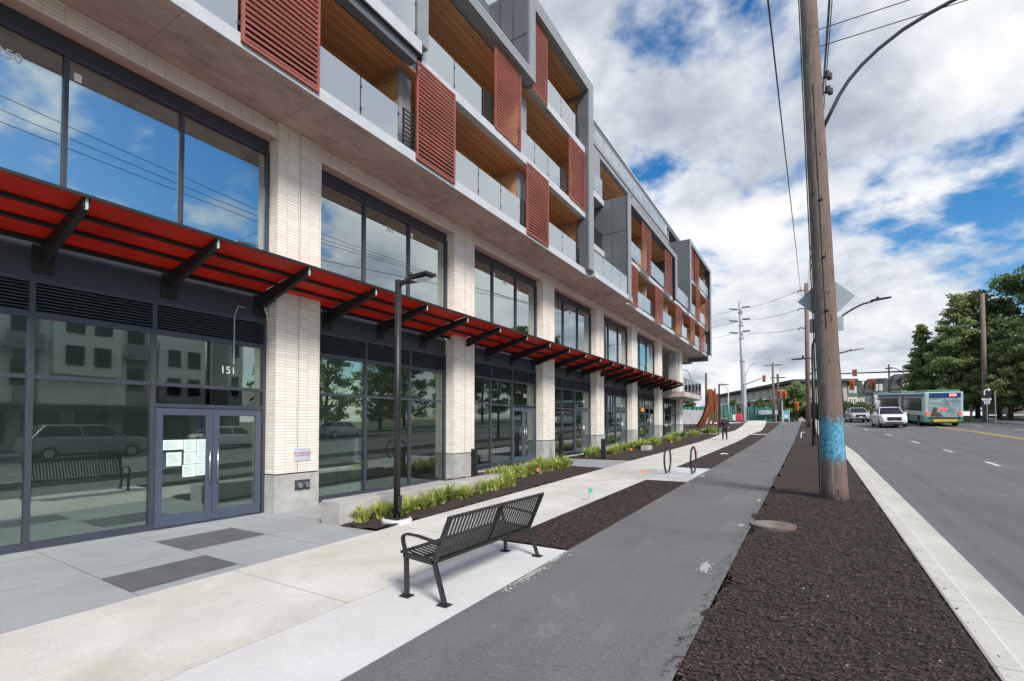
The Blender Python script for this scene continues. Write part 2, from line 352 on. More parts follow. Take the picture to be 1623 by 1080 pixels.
m_leaf('blade_dark', (.16, .25, .05), (.46, .50, .16), .4, 2.)
simple('bark', (.10, .075, .06), .9, var=.3, scale=8)
m_leaf('grass_far', (.07, .10, .03), (.15, .17, .06), .1, .4)
def m_earth():
    t = NT('earth'); p = t.pos(); a = t.noise(p, .15, 6); t.pbr(t.ramp(a, [(.3, (.06, .07, .035)), (.7, (.12, .12, .07))]), .95)
m_earth()
simple('stucco_white', (.70, .70, .68), .8, var=.06, scale=.5); simple('stucco_grey', (.30, .30, .29), .8, var=.08, scale=.5)
simple('brick_far', (.30, .16, .11), .85, var=.15); simple('cladding_beige', (.36, .33, .29), .85, var=.1, scale=.4); simple('roof_dark', (.06, .06, .065), .85, var=.25, scale=1.5)
simple('teal_trim', (.10, .19, .19), .7); simple('stucco_cream', (.55, .52, .45), .8, var=.08)
simple('bus_white', (.40, .52, .50), .4, var=.06); simple('bus_green', (.06, .22, .11), .45); simple('bus_blue', (.02, .045, .17), .4); simple('bus_dark', (.035, .04, .045), .4); simple('bus_yellow', (.60, .47, .06), .5)
def m_ad():
    t = NT('bus_advert'); p = t.obj(); a = t.noise(t.scaled(p, (1, 1, 2.2)), 1.6, 6, .6, .5)
    t.pbr(t.ramp(a, [(.3, (.10, .17, .19)), (.5, (.24, .33, .35)), (.7, (.45, .55, .56))]), .4)
m_ad()
simple('ad_brown', (.09, .055, .04), .6)
def m_emit(name, col, st):
    t = NT(name); e = t.n('ShaderNodeEmission'); e.inputs[0].default_value = (*col, 1); e.inputs[1].default_value = st; t.l(e.outputs[0], t.out.inputs[0])
m_emit('lit_red', (1, .08, .06), 1.3); m_emit('lit_led', (1, .25, .22), 1.6); m_emit('lit_blue', (.15, .4, 1.), 1.0)
# ------------------------------------------------------------------ mesh helpers
class MB:
    def __init__(s): s.v = []; s.f = []; s.m = []
    def quadmesh(s, vs, fs, mi=0):
        o = len(s.v); s.v += [tuple(x) for x in vs]; s.f += [tuple(i+o for i in f) for f in fs]; s.m += [mi]*len(fs); return s
    def box(s, x0, x1, y0, y1, z0, z1, mi=0):
        return s.quadmesh([(x0, y0, z0), (x1, y0, z0), (x1, y1, z0), (x0, y1, z0), (x0, y0, z1), (x1, y0, z1), (x1, y1, z1), (x0, y1, z1)],
                          [(3, 2, 1, 0), (4, 5, 6, 7), (0, 1, 5, 4), (1, 2, 6, 5), (2, 3, 7, 6), (3, 0, 4, 7)], mi)
    def hexa(s, b, t, mi=0):
        return s.quadmesh(list(b)+list(t), [(3, 2, 1, 0), (4, 5, 6, 7), (0, 1, 5, 4), (1, 2, 6, 5), (2, 3, 7, 6), (3, 0, 4, 7)], mi)
    def bar(s, p0, p1, w, h, up=(0, 0, 1), mi=0):
        p0, p1 = Vector(p0), Vector(p1); d = (p1-p0).normalized(); r = d.cross(Vector(up))
        if r.length < 1e-4: r = d.cross(Vector((1, 0, 0)))
        r.normalize(); u = r.cross(d); a = r*w/2; b = u*h/2
        return s.hexa([p0-a-b, p0+a-b, p0+a+b, p0-a+b], [p1-a-b, p1+a-b, p1+a+b, p1-a+b], mi)
    def tube(s, pts, r, n=8, mi=0, cap=True):
        pts = [Vector(p) for p in pts]; rs = r if isinstance(r, (list, tuple)) else [r]*len(pts)
        d0 = (pts[1]-pts[0]).normalized(); a = d0.orthogonal().normalized(); o = len(s.v)
        for i, p in enumerate(pts):
            d = (pts[min(i+1, len(pts)-1)]-pts[max(i-1, 0)]).normalized(); a = (a-d*a.dot(d)).normalized(); b = d.cross(a)
            for k in range(n):
                q = 2*math.pi*k/n; s.v.append(tuple(p+(a*math.cos(q)+b*math.sin(q))*rs[i]))
        for i in range(len(pts)-1):
            for k in range(n):
                s.f.append((o+i*n+k, o+i*n+(k+1) % n, o+(i+1)*n+(k+1) % n, o+(i+1)*n+k)); s.m.append(mi)
        if cap:
            s.f.append(tuple(o+k for k in reversed(range(n)))); e = o+(len(pts)-1)*n; s.f.append(tuple(e+k for k in range(n))); s.m += [mi, mi]
        return s
    def cyl(s, p0, p1, r0, r1=None, n=16, mi=0): return s.tube([p0, p1], [r0, r0 if r1 is None else r1], n, mi)
    def prism(s, poly, axis, a, b, mi=0):
        """poly: 2-D points in the two other axes (in x,y,z order), extruded from a to b"""
        n = len(poly); vs = []
        for c in (a, b):
            for p in poly:
                q = list(p); q.insert(axis, c); vs.append(tuple(q))
        fs = [tuple(range(n)), tuple(reversed(range(n, 2*n)))]+[(i, i+n, (i+1) % n+n, (i+1) % n) for i in range(n)]
        return s.quadmesh(vs, fs, mi)
    def build(s, name, mat, parent=None, smooth=False, world=True, bevel=0, fix=True):
        me = bpy.data.meshes.new(name); vs = s.v
        if parent is not None and world:
            o = Vector((0, 0, 0)); p = parent
            while p: o += p.location; p = p.parent
            vs = [(x-o.x, y-o.y, z-o.z) for x, y, z in vs]
        me.from_pydata(vs, [], s.f)
        for m in (mat if isinstance(mat, (list, tuple)) else [mat]): me.materials.append(MATS[m])
        me.polygons.foreach_set('material_index', s.m)
        if fix:
            bm = bmesh.new(); bm.from_mesh(me); bmesh.ops.recalc_face_normals(bm, faces=bm.faces); bm.to_mesh(me); bm.free()
        if smooth: me.polygons.foreach_set('use_smooth', [True]*len(me.polygons))
        me.update(); ob = bpy.data.objects.new(name, me); COL.objects.link(ob)
        if parent is not None: ob.parent = parent
        if bevel:
            b = ob.modifiers.new('bevel', 'BEVEL'); b.width = bevel; b.segments = 2; b.limit_method = 'ANGLE'
        return ob
def tag(o, label=None, cat=None, group=None, kind=None):
    if label: o['label'] = label
    if cat: o['category'] = cat
    if group: o['group'] = group
    if kind: o['kind'] = kind
    return o
def thing(name, label, cat, loc=(0, 0, 0), group=None, rz=0):
    o = bpy.data.objects.new(name, None); COL.objects.link(o); o.location = loc; o.rotation_euler = (0, 0, rz); o.empty_display_size = .2
    return tag(o, label, cat, group)
CH = {}
def kids(o): return [c for c in COL.objects if c.parent == o]
def dup(o, loc=None, rz=None, label=None, scale=None, parent=None):
    c = o.copy(); COL.objects.link(c)
    if parent: c.parent = parent
    if loc is not None: c.location = loc
    if rz is not None: c.rotation_euler = (0, 0, rz)
    if scale is not None: c.scale = scale
    if label: c['label'] = label
    for k in kids(o): dup(k, parent=c)
    return c
def text(name, body, size, mat, loc, rot, parent=None, align='CENTER', ext=.002):
    cu = bpy.data.curves.new(name, 'FONT'); cu.body = body; cu.size = size; cu.extrude = ext; cu.align_x = align; cu.align_y = 'CENTER'
    t = bpy.data.objects.new('tmp', cu); COL.objects.link(t); bpy.context.view_layer.update()
    me = bpy.data.meshes.new_from_object(t.evaluated_get(bpy.context.evaluated_depsgraph_get())); bpy.data.objects.remove(t)
    me.name = name; me.materials.clear(); me.materials.append(MATS[mat]); o = bpy.data.objects.new(name, me); COL.objects.link(o)
    off = Vector((0, 0, 0)); p = parent
    while p: off += p.location; p = p.parent
    o.location = Vector(loc)-off; o.rotation_euler = rot
    if parent: o.parent = parent
    return o
FACE_E = (R(90), 0, R(90))      # text facing +X
def arc(cx, cz, r, a0, a1, n): return [(cx+r*math.cos(R(a0+(a1-a0)*i/n)), cz+r*math.sin(R(a0+(a1-a0)*i/n))) for i in range(n+1)]
# ------------------------------------------------------------------ ground, roads, paths
def strip(name, mat, x0, x1, y0, y1, dz=0., nx=1, ny=None, bnd=None, rough=0., edge=0.):
    """sheet following the street; x0/x1 may be functions of y"""
    ny = ny or max(2, int((y1-y0)/1.5)); mb = MB(); fx0 = x0 if callable(x0) else (lambda y: x0); fx1 = x1 if callable(x1) else (lambda y: x1)
    for j in range(ny+1):
        y = y0+(y1-y0)*j/ny; a, b = fx0(y), fx1(y); s = bnd(y) if bnd else 0
        for i in range(nx+1):
            x = a+(b-a)*i/nx; z = G(x, y)+dz
            if rough: z += rough*(rng.random()-.35)+.012*math.sin(x*3.1+y*1.3)*math.sin(y*2.2-x)+.010*math.sin(x*7+1)*math.sin(y*5.1+.4)
            if edge and i in (0, nx): z -= edge
            mb.v.append((x+s, y, z))
    for j in range(ny):
        for i in range(nx):
            k = j*(nx+1)+i; mb.f.append((k, k+1, k+nx+2, k+nx+1)); mb.m.append(0)
    o = mb.build(name, mat, fix=False); tag(o, kind='structure'); return o
Y0, YE = -14, 72
mb = MB()      # base terrain to the horizon
xs = [-3000, -600, -150, -60, -30, -12, -9.7, -6.3, -3, 1.2, 20, 30, 60, 150, 600, 3000]; ys = [-3000, -600, -200, -60, -30, 0, 6.5, 13, 19, 25, 31, 35, 40, 50, 75, 120, 300, 800, 3000]
for y in ys:
    for x in xs: mb.v.append((x, y, G(x, y)-.35))
for j in range(len(ys)-1):
    for i in range(len(xs)-1):
        k = j*len(xs)+i; mb.f.append((k, k+1, k+len(xs)+1, k+len(xs))); mb.m.append(0)
tag(mb.build('ground', 'earth', fix=False), kind='structure')
strip('plaza_paving', 'plaza_concrete', -10.5, -6.4, Y0, 5.95, 0, 4)
strip('plaza_paving', 'plaza_concrete', -10.5, -6.4, 16.75, 19.9, .004, 4)
strip('plaza_paving', 'plaza_concrete', -10.5, -7.9, 5.95, 11.9, 0, 4)
for x0, x1, y0 in ((-9.0, -7.95, 3.69), (-7.48, -6.62, 2.49)):
    strip('paving_inlay', 'dark_slate', x0, x1, y0, y0+1.21, .005, 2)
strip('plaza_paving', 'plaza_concrete', -10.5, -9.5, 19.9, 46, 0, 2)
strip('sidewalk', 'sidewalk_concrete', -6.4, -4.2, Y0, YE, .004, 2, bnd=wbend)
strip('concrete_pad', 'pad_concrete', -4.2, -3.03, Y0, 6.45, .002, 2)
strip('concrete_pad', 'pad_concrete', -4.2, -3.03, 14.45, 18.2, .002, 2)
strip('concrete_pad', 'pad_concrete', lambda y: -4.2+wbend(y), -3.03, 43.5, 44.3, .002, 2)
jag = lambda a: (lambda y: -3.05)
strip('cycle_path', 'path_asphalt', -3.03, -.9, Y0, YE-6, .0, 4)
strip('mulch_bed', 'mulch', -4.2, -3.03, 6.45, 14.45, -.01, 24, 200, rough=.013)
strip('mulch_bed', 'mulch', -4.2, -3.03, 18.2, 43.5, -.01, 8, 110, rough=.035)
strip('mulch_bed', 'mulch', lambda y: -4.2+wbend(y), -3.03, 44.3, 66, -.01, 5, 40, rough=.035)
strip('mulch_bed', 'mulch', lambda y: -.90+.06*math.sin(y*2.3)+.04*math.sin(y*7.1+1), lambda y: 1.15+kbend(y), Y0, 14, -.01, 60, 560, rough=.014)
strip('mulch_bed', 'mulch', lambda y: -.90+.06*math.sin(y*2.3)+.04*math.sin(y*7.1+1), lambda y: 1.15+kbend(y), 14, 64, -.01, 14, 300, rough=.03)
strip('mulch_bed', 'mulch', -7.95, -6.4, 5.95, 11.9, .02, 16, 70, rough=.04)
strip('mulch_bed', 'mulch', -9.9, -6.4, 11.9, 16.75, .02, 30, 50, rough=.04)
strip('mulch_bed', 'mulch', -9.5, lambda y: -6.4+wbend(y), 19.9, 43, .02, 14, 110, rough=.05)
strip('mulch_bed', 'mulch', -20, lambda y: -6.4+wbend(y), 46, 66, .02, 12, 30, rough=.05)
strip('plaza_paving', 'plaza_concrete', -20, lambda y: -6.4+wbend(y), 43, 46, .0, 3)
# kerb with gutter
mb = MB(); prof = [(1.15, -.2), (1.15, 0.012), (1.17, .02), (1.33, .015), (1.37, -.02), (1.40, -.095), (1.78, -.11), (1.78, -.3)]
ysK = [Y0+i*.75 for i in range(int((68-Y0)/.75))]
for y in ysK:
    for x, z in prof: mb.v.append((x+kbend(y), y, G(1.2, y)+z))
n = len(prof)
for j in range(len(ysK)-1):
    for i in range(n-1): mb.f.append((j*n+i, j*n+i+1, (j+1)*n+i+1, (j+1)*n+i)); mb.m.append(0)
tag(mb.build('kerb', 'kerb_concrete'), kind='structure')
strip('road', 'road_asphalt', lambda y: 1.78+kbend(y)-bend(y), 18.2, Y0-30, 110, -.115, 3, 80, bnd=bend)
mb = MB()
for y in ysK:
    for x, z in [(18.2, -.3), (18.2, 0), (18.5, .01), (18.5, -.3)]: mb.v.append((x+bend(y), y, G(20, y)+z))
for j in range(len(ysK)-1):
    for i in range(3): mb.f.append((j*4+i, j*4+i+1, (j+1)*4+i+1, (j+1)*4+i)); mb.m.append(0)
tag(mb.build('kerb', 'kerb_concrete'), kind='structure')
strip('pavement', 'kerb_concrete', 18.5, 20.6, Y0, 75, .0, 1, bnd=bend)
strip('lawn', 'grass_far', 20.6, 60, Y0, 120, .03, 6, bnd=bend)
def line(name, x, y0, y1, wd, mat):
    strip(name, mat, x-wd/2, x+wd/2, y0, y1, -.111, 1, bnd=bend)
line('centre_marking', 11.3, -20, 70, .12, 'yellow_line'); line('centre_marking', 11.56, -20, 70, .12, 'yellow_line')
for y in np.arange(-14, 68, 6.2): line('lane_marking', 5.55, float(y), float(y)+1.6, .12, 'white_line')
for y in np.arange(-14, 68, 6.2): line('lane_marking', 14.9, float(y)+1, float(y)+2.6, .12, 'white_line')
# loose bark chips on the beds, cement crumbs along the path edge
def scatter(name, mat, boxes, size, flat=.35):
    V = []; Fc = []
    for x0, x1, y0, y1, cnt in boxes:
        for _ in range(cnt):
            x = random.uniform(x0, x1); x += bend(y0); y = y0+(y1-y0)*random.random()**1.7; z = G(x, y)+.012+random.random()*.012; L_ = size*random.uniform(.5, 1.7); W_ = L_*random.uniform(.18, .45)
            a = random.random()*6.28; tl = random.uniform(-.5, .5); ca, sa = math.cos(a), math.sin(a); o = len(V); h = L_*.5*tl*flat
            for u, v_, q in ((-1, -1, -h), (1, -1, h), (1, 1, h+W_*.3), (-1, 1, -h+W_*.3)):
                V.append((x+u*L_/2*ca-v_*W_/2*sa, y+u*L_/2*sa+v_*W_/2*ca, z+q))
            Fc.append((o, o+1, o+2, o+3))
    m = MB(); m.v = V; m.f = Fc; m.m = [0]*len(Fc); return m.build(name, mat, fix=False)
for mt, k, sz, lb in (('mulch_chip', 1., .026, 'dark brown bark chips lying loose over the planting strips'), ('mulch_chip_mid', .8, .021, 'mid brown bark fibres lying loose over the planting strips'), ('mulch_chip_light', .13, .017, 'pale wood splinters strewn over the planting strips')):
    tag(scatter('bark_chips', mt, [(-.88, 1.12, 1.5, 13, int(24000*k)), (-1.0, -.86, 2, 13, int(260*k)), (1.1, 1.24, 2, 9, int(80*k)), (-4.15, -3.08, 6.5, 14.3, int(7000*k)), (-7.8, -6.45, 6, 16.6, int(6000*k))], sz), lb, 'mulch', kind='stuff')
tag(scatter('cement_crumbs', 'white_line', [(-3.04, -2.86, 4.6, 6.6, 200), (-3.04, -2.9, 14.5, 18, 120), (-1.28, -1.05, 6.3, 7.0, 70), (-.86, 1.1, 2, 14, 130)], .016, .1), 'pale cement crumbs spilled on the asphalt and the bark', 'cement crumbs', kind='stuff')
def smear(x, y, rx, ry, seed):
    rr = random.Random(seed); mb = MB(); n = 26; z = G(x, y)+.004
    pts = [(x+rx*math.cos(6.283*i/n)*rr.uniform(.45, 1.1), y+ry*math.sin(6.283*i/n)*rr.uniform(.45, 1.1)) for i in range(n)]
    mb.v = [(a, b, G(a, b)+.004) for a, b in pts]+[(x, y, z)]; mb.f = [(i, (i+1) % n, n) for i in range(n)]; mb.m = [0]*n
    tag(mb.build('cement_stain', 'cement_wash', fix=False), kind='structure')
for a in [(-1.18, 6.6, .08, .26, 1), (-2.98, 5.3, .045, .45, 2), (-2.99, 6.0, .04, .25, 4), (-1.05, 9.3, .06, .12, 5), (-1.0, 12, .05, .2, 6), (-2.9, 16, .07, .5, 7)]: smear(*a)
# ------------------------------------------------------------------ apartment building
XG = -10.06; XP = -9.66; SOF = 8.38
bld = thing('apartment_building', 'new apartment block with cream brick pillars, red canopy and red louvred balcony screens', 'building', (-10, 20, 0))
PR = [-10.94, -4.89, 1.16, 7.21, 13.28, 19.31, 25.36, 31.4, 37.7, 44.6]
def zb(y): return lin([(-60, 0), (6.5, 0), (7.3, .02), (13, .08), (14, .3), (19, .37), (20, .42), (26, .5), (32, .72), (38, 1.0), (46, 1.08)], y)
for r in PR:
    l = r-1.08
    p = MB().box(XP-.55, XP, l, r, zb(r)+.815, SOF).build('pillar', 'brick', bld)
    b = MB().box(XP-.53, XP+.005, l-.005, r+.005, G(XP, r)-.4, zb(r)+.785).build('pillar_base', 'base_concrete', p)
    MB().box(XP-.5, XP-.02, l+.02, r-.02, zb(r)+.785, zb(r)+.815).build('reveal_joint', 'black_metal', p)
    MB().box(XP-.0005, XP+.0025, l+.535, l+.543, zb(r)+.82, SOF-.01).build('movement_joint', 'dark_panel', p)
UPX = -10.0
def pane_box(x, y0, y1, z0, z1): return MB().box(x-.012, x+.012, y0, y1, z0, z1)
def louver(parent, x, y0, y1, z0, z1, n, mat='frame_metal'):
    m = MB()
    for i in range(n):
        z = z0+(z1-z0)*(i+.5)/n; h = (z1-z0)/n
        m.hexa([(x-.07, y0, z-h*.05), (x+.02, y0, z-h*.42), (x+.02, y1, z-h*.42), (x-.07, y1, z-h*.05)], [(x-.07, y0, z+h*.1), (x+.02, y0, z-h*.25), (x+.02, y1, z-h*.25), (x-.07, y1, z+h*.1)])
    for i in range(n):
        z = z0+(z1-z0)*(i+.5)/n; h = (z1-z0)/n; m.box(x+.02, x+.034, y0, y1, z-h*.46, z-h*.16)
    m.box(x-.09, x-.08, y0, y1, z0, z1, 1)
    return m.build('louvre_vent', [mat, 'black_metal'], parent)
def door(y0, y1, z0, z1, hinge_left):
    x = XG; d = bld
    m = MB(); st = .12
    m.box(x-.03, x+.035, y0, y0+st, z0, z1).box(x-.03, x+.035, y1-st, y1, z0, z1).box(x-.03, x+.035, y0+st, y1-st, z1-.13, z1).box(x-.03, x+.035, y0+st, y1-st, z0, z0+.2)
    f = m.build('entrance_door', 'door_metal', d, bevel=.004)
    pane_box(x, y0+st, y1-st, z0+.2, z1-.13).build('door_pane', 'shop_glass', f)
    hy = y1-.07 if hinge_left else y0+.07
    h = MB().tube([(x+.095, hy, z0+.75), (x+.095, hy, z0+1.38)], .014, 10)
    for z in (z0+.82, z0+1.31): h.tube([(x+.03, hy, z), (x+.095, hy, z)], .010, 8)
    h.build('handle', 'steel', f, smooth=True)
    for z in (z0+.2, z0+1.1, z1-.25): MB().cyl((x+.04, y0+.012 if hinge_left else y1-.012, z), (x+.04, y0+.012 if hinge_left else y1-.012, z+.12), .013, n=8).build('hinge', 'door_metal', f)
def storefront(i, mulls, dr=None, number=None, uppers=True, unum=None):
    """bay between pillar i and i+1; mulls = mullion centre lines; dr = (y0,y1) of the double door"""
    y0, y1 = PR[i], PR[i+1]-1.08; b = zb((y0+y1)/2) if dr is None else zb(dr[1]-.3)
    x0, x1 = XG-.07, XG+.06; m = MB(); fw = .07
    cols = [y0+.03]+mulls+[y1-.03]
    for c in cols: m.box(x0, x1, c-fw/2, c+fw/2, b, 4.12)
    segs = [(a+fw/2, c-fw/2) for a, c in zip(cols, cols[1:])]
    for a, c in segs:
        isd = dr and abs((a+c)/2-(dr[0]+dr[1])/2) < .5
        for z0, z1 in ((2.585, 2.65), (3.52, 3.6), (4.05, 4.12)): m.box(x0+.01, x1-.01, a, c, z0, z1)
        if not isd: m.box(x0+.01, x1-.01, a, c, b, b+.11)
        else: m.box(x0+.01, x1-.01, a, c, b+2.2, b+2.27).box(x0, x1+.03, a, c, b-.02, b+.015)
    fr = m.build('storefront_frame', 'frame_metal', bld)
    for a, c in segs:
        isd = dr and abs((a+c)/2-(dr[0]+dr[1])/2) < .5
        louver(fr, XG, a, c, 3.6, 4.05, 9)
        pane_box(XG, a, c, 2.65, 3.52).build('window_pane', 'shop_glass', fr)
        if isd:
            mid = (a+c)/2; door(a+.015, mid-.004, b+.02, b+2.19, True); door(mid+.004, c-.015, b+.02, b+2.19, False)
            pane_box(XG, a, c, b+2.27, 2.585).build('transom_pane', 'dark_glass', fr)
        else: pane_box(XG, a, c, b+.11, 2.585).build('window_pane', 'shop_glass', fr)
    if number: text('suite_number', number[0], .21, 'white_paint', (XG+.016, number[1], number[2]), FACE_E, fr)
    MB().box(XG-.1, XG+.03, y0, y1, 4.12, 5.36).build('metal_panel', 'dark_panel', bld)
    MB().box(XG-.1, XP-.06, y0, y1, 8.05, SOF).build('brick_band', 'brick', bld)
    if not uppers: return
    m = MB(); cols = [y0+.03, y0+1.58, y0+3.25, y1-.03]
    for c in cols: m.box(UPX-.07, UPX+.04, c-.03, c+.03, 5.36, 7.8)
    segs = [(a+.035, c-.035) for a, c in zip(cols, cols[1:])]
    for a, c in segs:
        m.box(UPX-.06, UPX+.03, a, c, 5.36, 5.44).box(UPX-.06, UPX+.03, a, c, 7.74, 7.8)
    fr = m.build('upper_window', 'frame_metal', bld)
    for a, c in segs: pane_box(UPX-.03, a, c, 5.44, 7.74).build('window_pane', 'upper_glass', fr)
    MB().box(UPX-.07, UPX+.0, y0, y1, 7.8, 8.05).build('window_head', 'dark_panel', fr)
    for q in (1, 2):
        if (i+q) % 2: MB().box(UPX-.016, UPX-.012, cols[q]+.1, cols[q]+.2, 7.42, 7.55).build('window_sticker', 'white_paint', fr)
    if unum: text('suite_number', unum[0], .2, 'white_paint', (UPX-.012, unum[1], 7.35), FACE_E, fr)
storefront(0, [-9.2, -7.6]); storefront(1, [-3.4, -1.7])
storefront(2, [2.42, 4.03], (4.03, 6.1), ('151', 5.35, 2.98), unum=('250', 2.1))
storefront(3, [8.9, 10.57], unum=('251', 9.72))
storefront(4, [14.8, 16.3], (16.3, 18.2), ('152', 17.35, 3.05), unum=('252', 15.75))
storefront(5, [20.8, 22.25], (22.25, 24.26), ('153', 23.4, 3.05), unum=('253', 21.7))
storefront(6, [26.8, 28.2], (28.2, 30.3), ('154', 29.4, 3.05), unum=('254', 27.9))
storefront(7, [32.85, 34.3], (34.3, 36.6), unum=('255', 34.2))
storefront(8, [39.4, 41.2], uppers=False)
MB().box(-22, XG-.1, -10.94, 46, 4.0, 4.2).build('floor_slab', 'drywall', bld)
# shop and office interiors
MB().box(-20, XG-.11, -10.9, 13.3, -.3, .0).box(-20, XG-.11, 13.3, 25, -.3, .3).box(-20, XG-.11, 25, 46, -.3, .62).build('interior_floor', 'shop_floor', bld)
m = MB().box(-20.2, -20, -10.9, 46, 0, SOF)
for y in (-4.9, 6.6, 12.7, 18.8, 24.9, 31, 37.2, 45.6): m.box(-20, XG-.15, y-.1, y+.1, 0, SOF)
m.build('interior_wall', 'interior_dark', bld)
MB().box(-20, XG-.3, -10.9, 46, 8.1, 8.3).build('interior_ceiling', 'interior_dark', bld)
MB().box(-10.5, -10.4, 2.8, 4.15, 4.25, 7.5).build('interior_wall', 'drywall', bld)
MB().box(-12.2, -12.05, 4.3, 4.45, 4.25, 7.95).box(-14, -11, 7.5, 7.6, .02, 1.1).build('interior_wall', 'drywall', bld)
t = thing('work_table', 'pale folding work table standing inside the empty shop behind the low concrete wall', 'table', (-10.75, 8.2, 0))
MB().box(-11.1, -10.4, 7.45, 8.9, .72, .76).build('table_top', 'white_paint', t)
for yy in (7.55, 8.8):
    for xx in (-11.03, -10.47): MB().box(xx-.015, xx+.015, yy-.015, yy+.015, .0, .72).build('leg', 'black_metal', t)
tag(MB().box(-10.6, -10.56, 7.5, 7.86, .77, 1.5).build('display_board', 'white_paint'), 'white board leaning on the work table inside the empty shop', 'board')
tag(MB().box(XG-.034, XG-.03, 9.35, 9.55, 1.45, 1.75).build('window_notice', 'white_paint'), 'small white sheet hanging inside the window behind the first lamp post', 'notice')
tag(MB().box(XG-.034, XG-.03, 8.62, 8.72, .95, 1.55).build('window_notice', 'white_paint'), 'narrow white strip hanging inside the window above the work table', 'notice')
tag(MB().box(XG-.034, XG-.03, 16.5, 16.75, 2.66, 2.85).build('exit_box', 'white_paint'), 'small white box showing inside the glass above the second entrance door', 'box')
# canopy
CX0, CX1, CZ0, CZ1 = -9.88, -8.3, 4.70, 4.99
def cz(x): return CZ0+(CZ1-CZ0)*(x-CX0)/(CX1-CX0)
cn = MB(); CB = [2.53+1.72*k for k in range(-7, 22)]
ce = 38.3
for x, w_, h_ in ((-9.86, .06, .07), (-9.33, .07, .05), (-8.82, .07, .05)): cn.bar((x, CB[0]-.3, cz(x)-h_/2-.012), (x, ce, cz(x)-h_/2-.012), w_, h_, up=(-(CZ1-CZ0), 0, CX1-CX0))
cn.box(-8.31, -8.285, CB[0]-.3, ce, CZ1-.035, CZ1+.012)
can = cn.build('canopy', 'black_steel', bld)
MB().box(-9.93, -9.90, CB[0]-.3, ce, CZ0-.05, CZ0+.0).build('daylight_line', 'light_trim', can)  # pale strip, stands in for daylight showing through the gap at the wall
edges = [CB[0]-.3]+[y for y in CB]+[ce]
for a, c in zip(edges, edges[1:]):
    a += .02; c -= .02
    if c-a < .1: continue
    MB().hexa([(CX0, a, CZ0), (CX1, a, CZ1), (CX1, c, CZ1), (CX0, c, CZ0)], [(CX0, a, CZ0+.012), (CX1, a, CZ1+.012), (CX1, c, CZ1+.012), (CX0, c, CZ0+.012)]).build('canopy_panel', 'canopy_red', can)
for y in CB:
    m = MB(); w_ = .042
    m.prism([(XG+.03, 4.36), (-9.8, 4.40), (-8.34, CZ1-.15), (-8.34, CZ1-.02), (XG+.03, cz(XG)-.02)], 1, y-w_, y+w_)
    m.box(XG+.03, XG+.06, y-.13, y+.13, 4.2, 4.72); m.box(-8.36, -8.33, y-.015, y+.015, CZ1-.18, CZ1-.02, 1)
    m.build('bracket', ['black_steel', 'light_trim'], can)
MB().tube([(XG+.09, 5.62, 4.3), (XG+.09, 5.5, 4.32), (XG+.09, 5.42, 4.1), (XG+.09, 5.42, 3.1)], .012, 6).build('conduit', 'galvanised', bld)
MB().tube([(XG+.09, 6.05, 4.45), (XG+.13, 6.08, 4.3), (XG+.13, 6.1, 4.22)], .03, 8).build('drain_pipe', 'light_trim', bld)
# --- residential floors
def slab(y0, y1, xf, z0, z1, under='soffit_concrete', back=-12.5):
    s = MB().box(back, xf, y0, y1, z0, z1).build('balcony_slab', under, bld)
    MB().box(xf-.01, xf+.025, y0, y1, z0-.015, z1+.03).build('edge_trim', 'light_trim', s); return s
slab(-10.9, 19.95, -8.27, SOF, 8.58); slab(19.95, 25.3, -8.03, SOF+.003, 8.58); slab(25.3, 50, -8.42, SOF, 8.58)
MB().box(-20, -8.43, 50, 50.3, 8.0, 16.9).build('end_wall', 'grey_panel', bld)
MB().box(-20, -10.25, 41, 52, 8.02, 8.375).build('dropped_soffit', 'soffit_concrete', bld)
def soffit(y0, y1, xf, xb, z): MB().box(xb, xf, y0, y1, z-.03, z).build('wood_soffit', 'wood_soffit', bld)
def party(y0, y1, xf, xb, z0, z1, pier=True):
    wl = MB().box(xb, xf-.03, y0, y1, z0, z1).build('party_wall', 'wood_wall', bld)
    if pier: MB().box(xf-.03, xf, y0-.01, y1+.01, z0, z1).build('pier_cladding', 'grey_trim', wl)
def backwall(y0, y1, x, z0, z1):
    m = MB().box(x-.15, x, y0, y1, z0, z1); wl = m.build('balcony_wall', 'dark_panel', bld)
    n = max(1, int((y1-y0)/2.6)); st = (y1-y0)/n
    for i in range(n):
        a = y0+st*i+.35; c = a+st*.68
        f = MB().box(x+.002, x+.05, a, c, z0+.05, z1-.25).build('balcony_door', 'frame_metal', wl)
        MB().box(x+.052, x+.06, a+.07, (a+c)/2-.03, z0+.13, z1-.33).box(x+.052, x+.06, (a+c)/2+.03, c-.07, z0+.13, z1-.33).build('door_pane', 'far_glass', f)
def railing(y0, y1, x, zf, h=.92, mat='rail_glass', step=1.2, xret=None):
    m = MB(); n = max(1, round((y1-y0)/step)); st = (y1-y0)/n
    for i in range(n): m.box(x-.008, x+.008, y0+st*i+.02, y0+st*(i+1)-.02, zf+.07, zf+h)
    if xret: m.box(xret, x-.02, y1-.016, y1, zf+.07, zf+h)
    g = m.build('glass_railing', mat, bld)
    for i in range(n+1):
        pm = MB(); y = y0+st*i; pm.box(x-.05, x-.02, y-.013, y+.013, zf, zf+h+.0)
        for z in (zf+.22, zf+h-.2): pm.cyl((x-.03, y, z), (x+.02, y, z), .035, n=10)
        pm.build('railing_post', 'frame_metal', g)
    return g
def slatrail(y0, y1, x, zf, h=.95):
    m = MB()
    for i in range(9): m.box(x-.02, x+.0, y0, y1, zf+.08+i*h/9, zf+.125+i*h/9)
    m.box(x-.03, x+.01, y0, y0+.03, zf, zf+h).box(x-.03, x+.01, y1-.03, y1, zf, zf+h).build('slatted_railing', 'black_metal', bld)
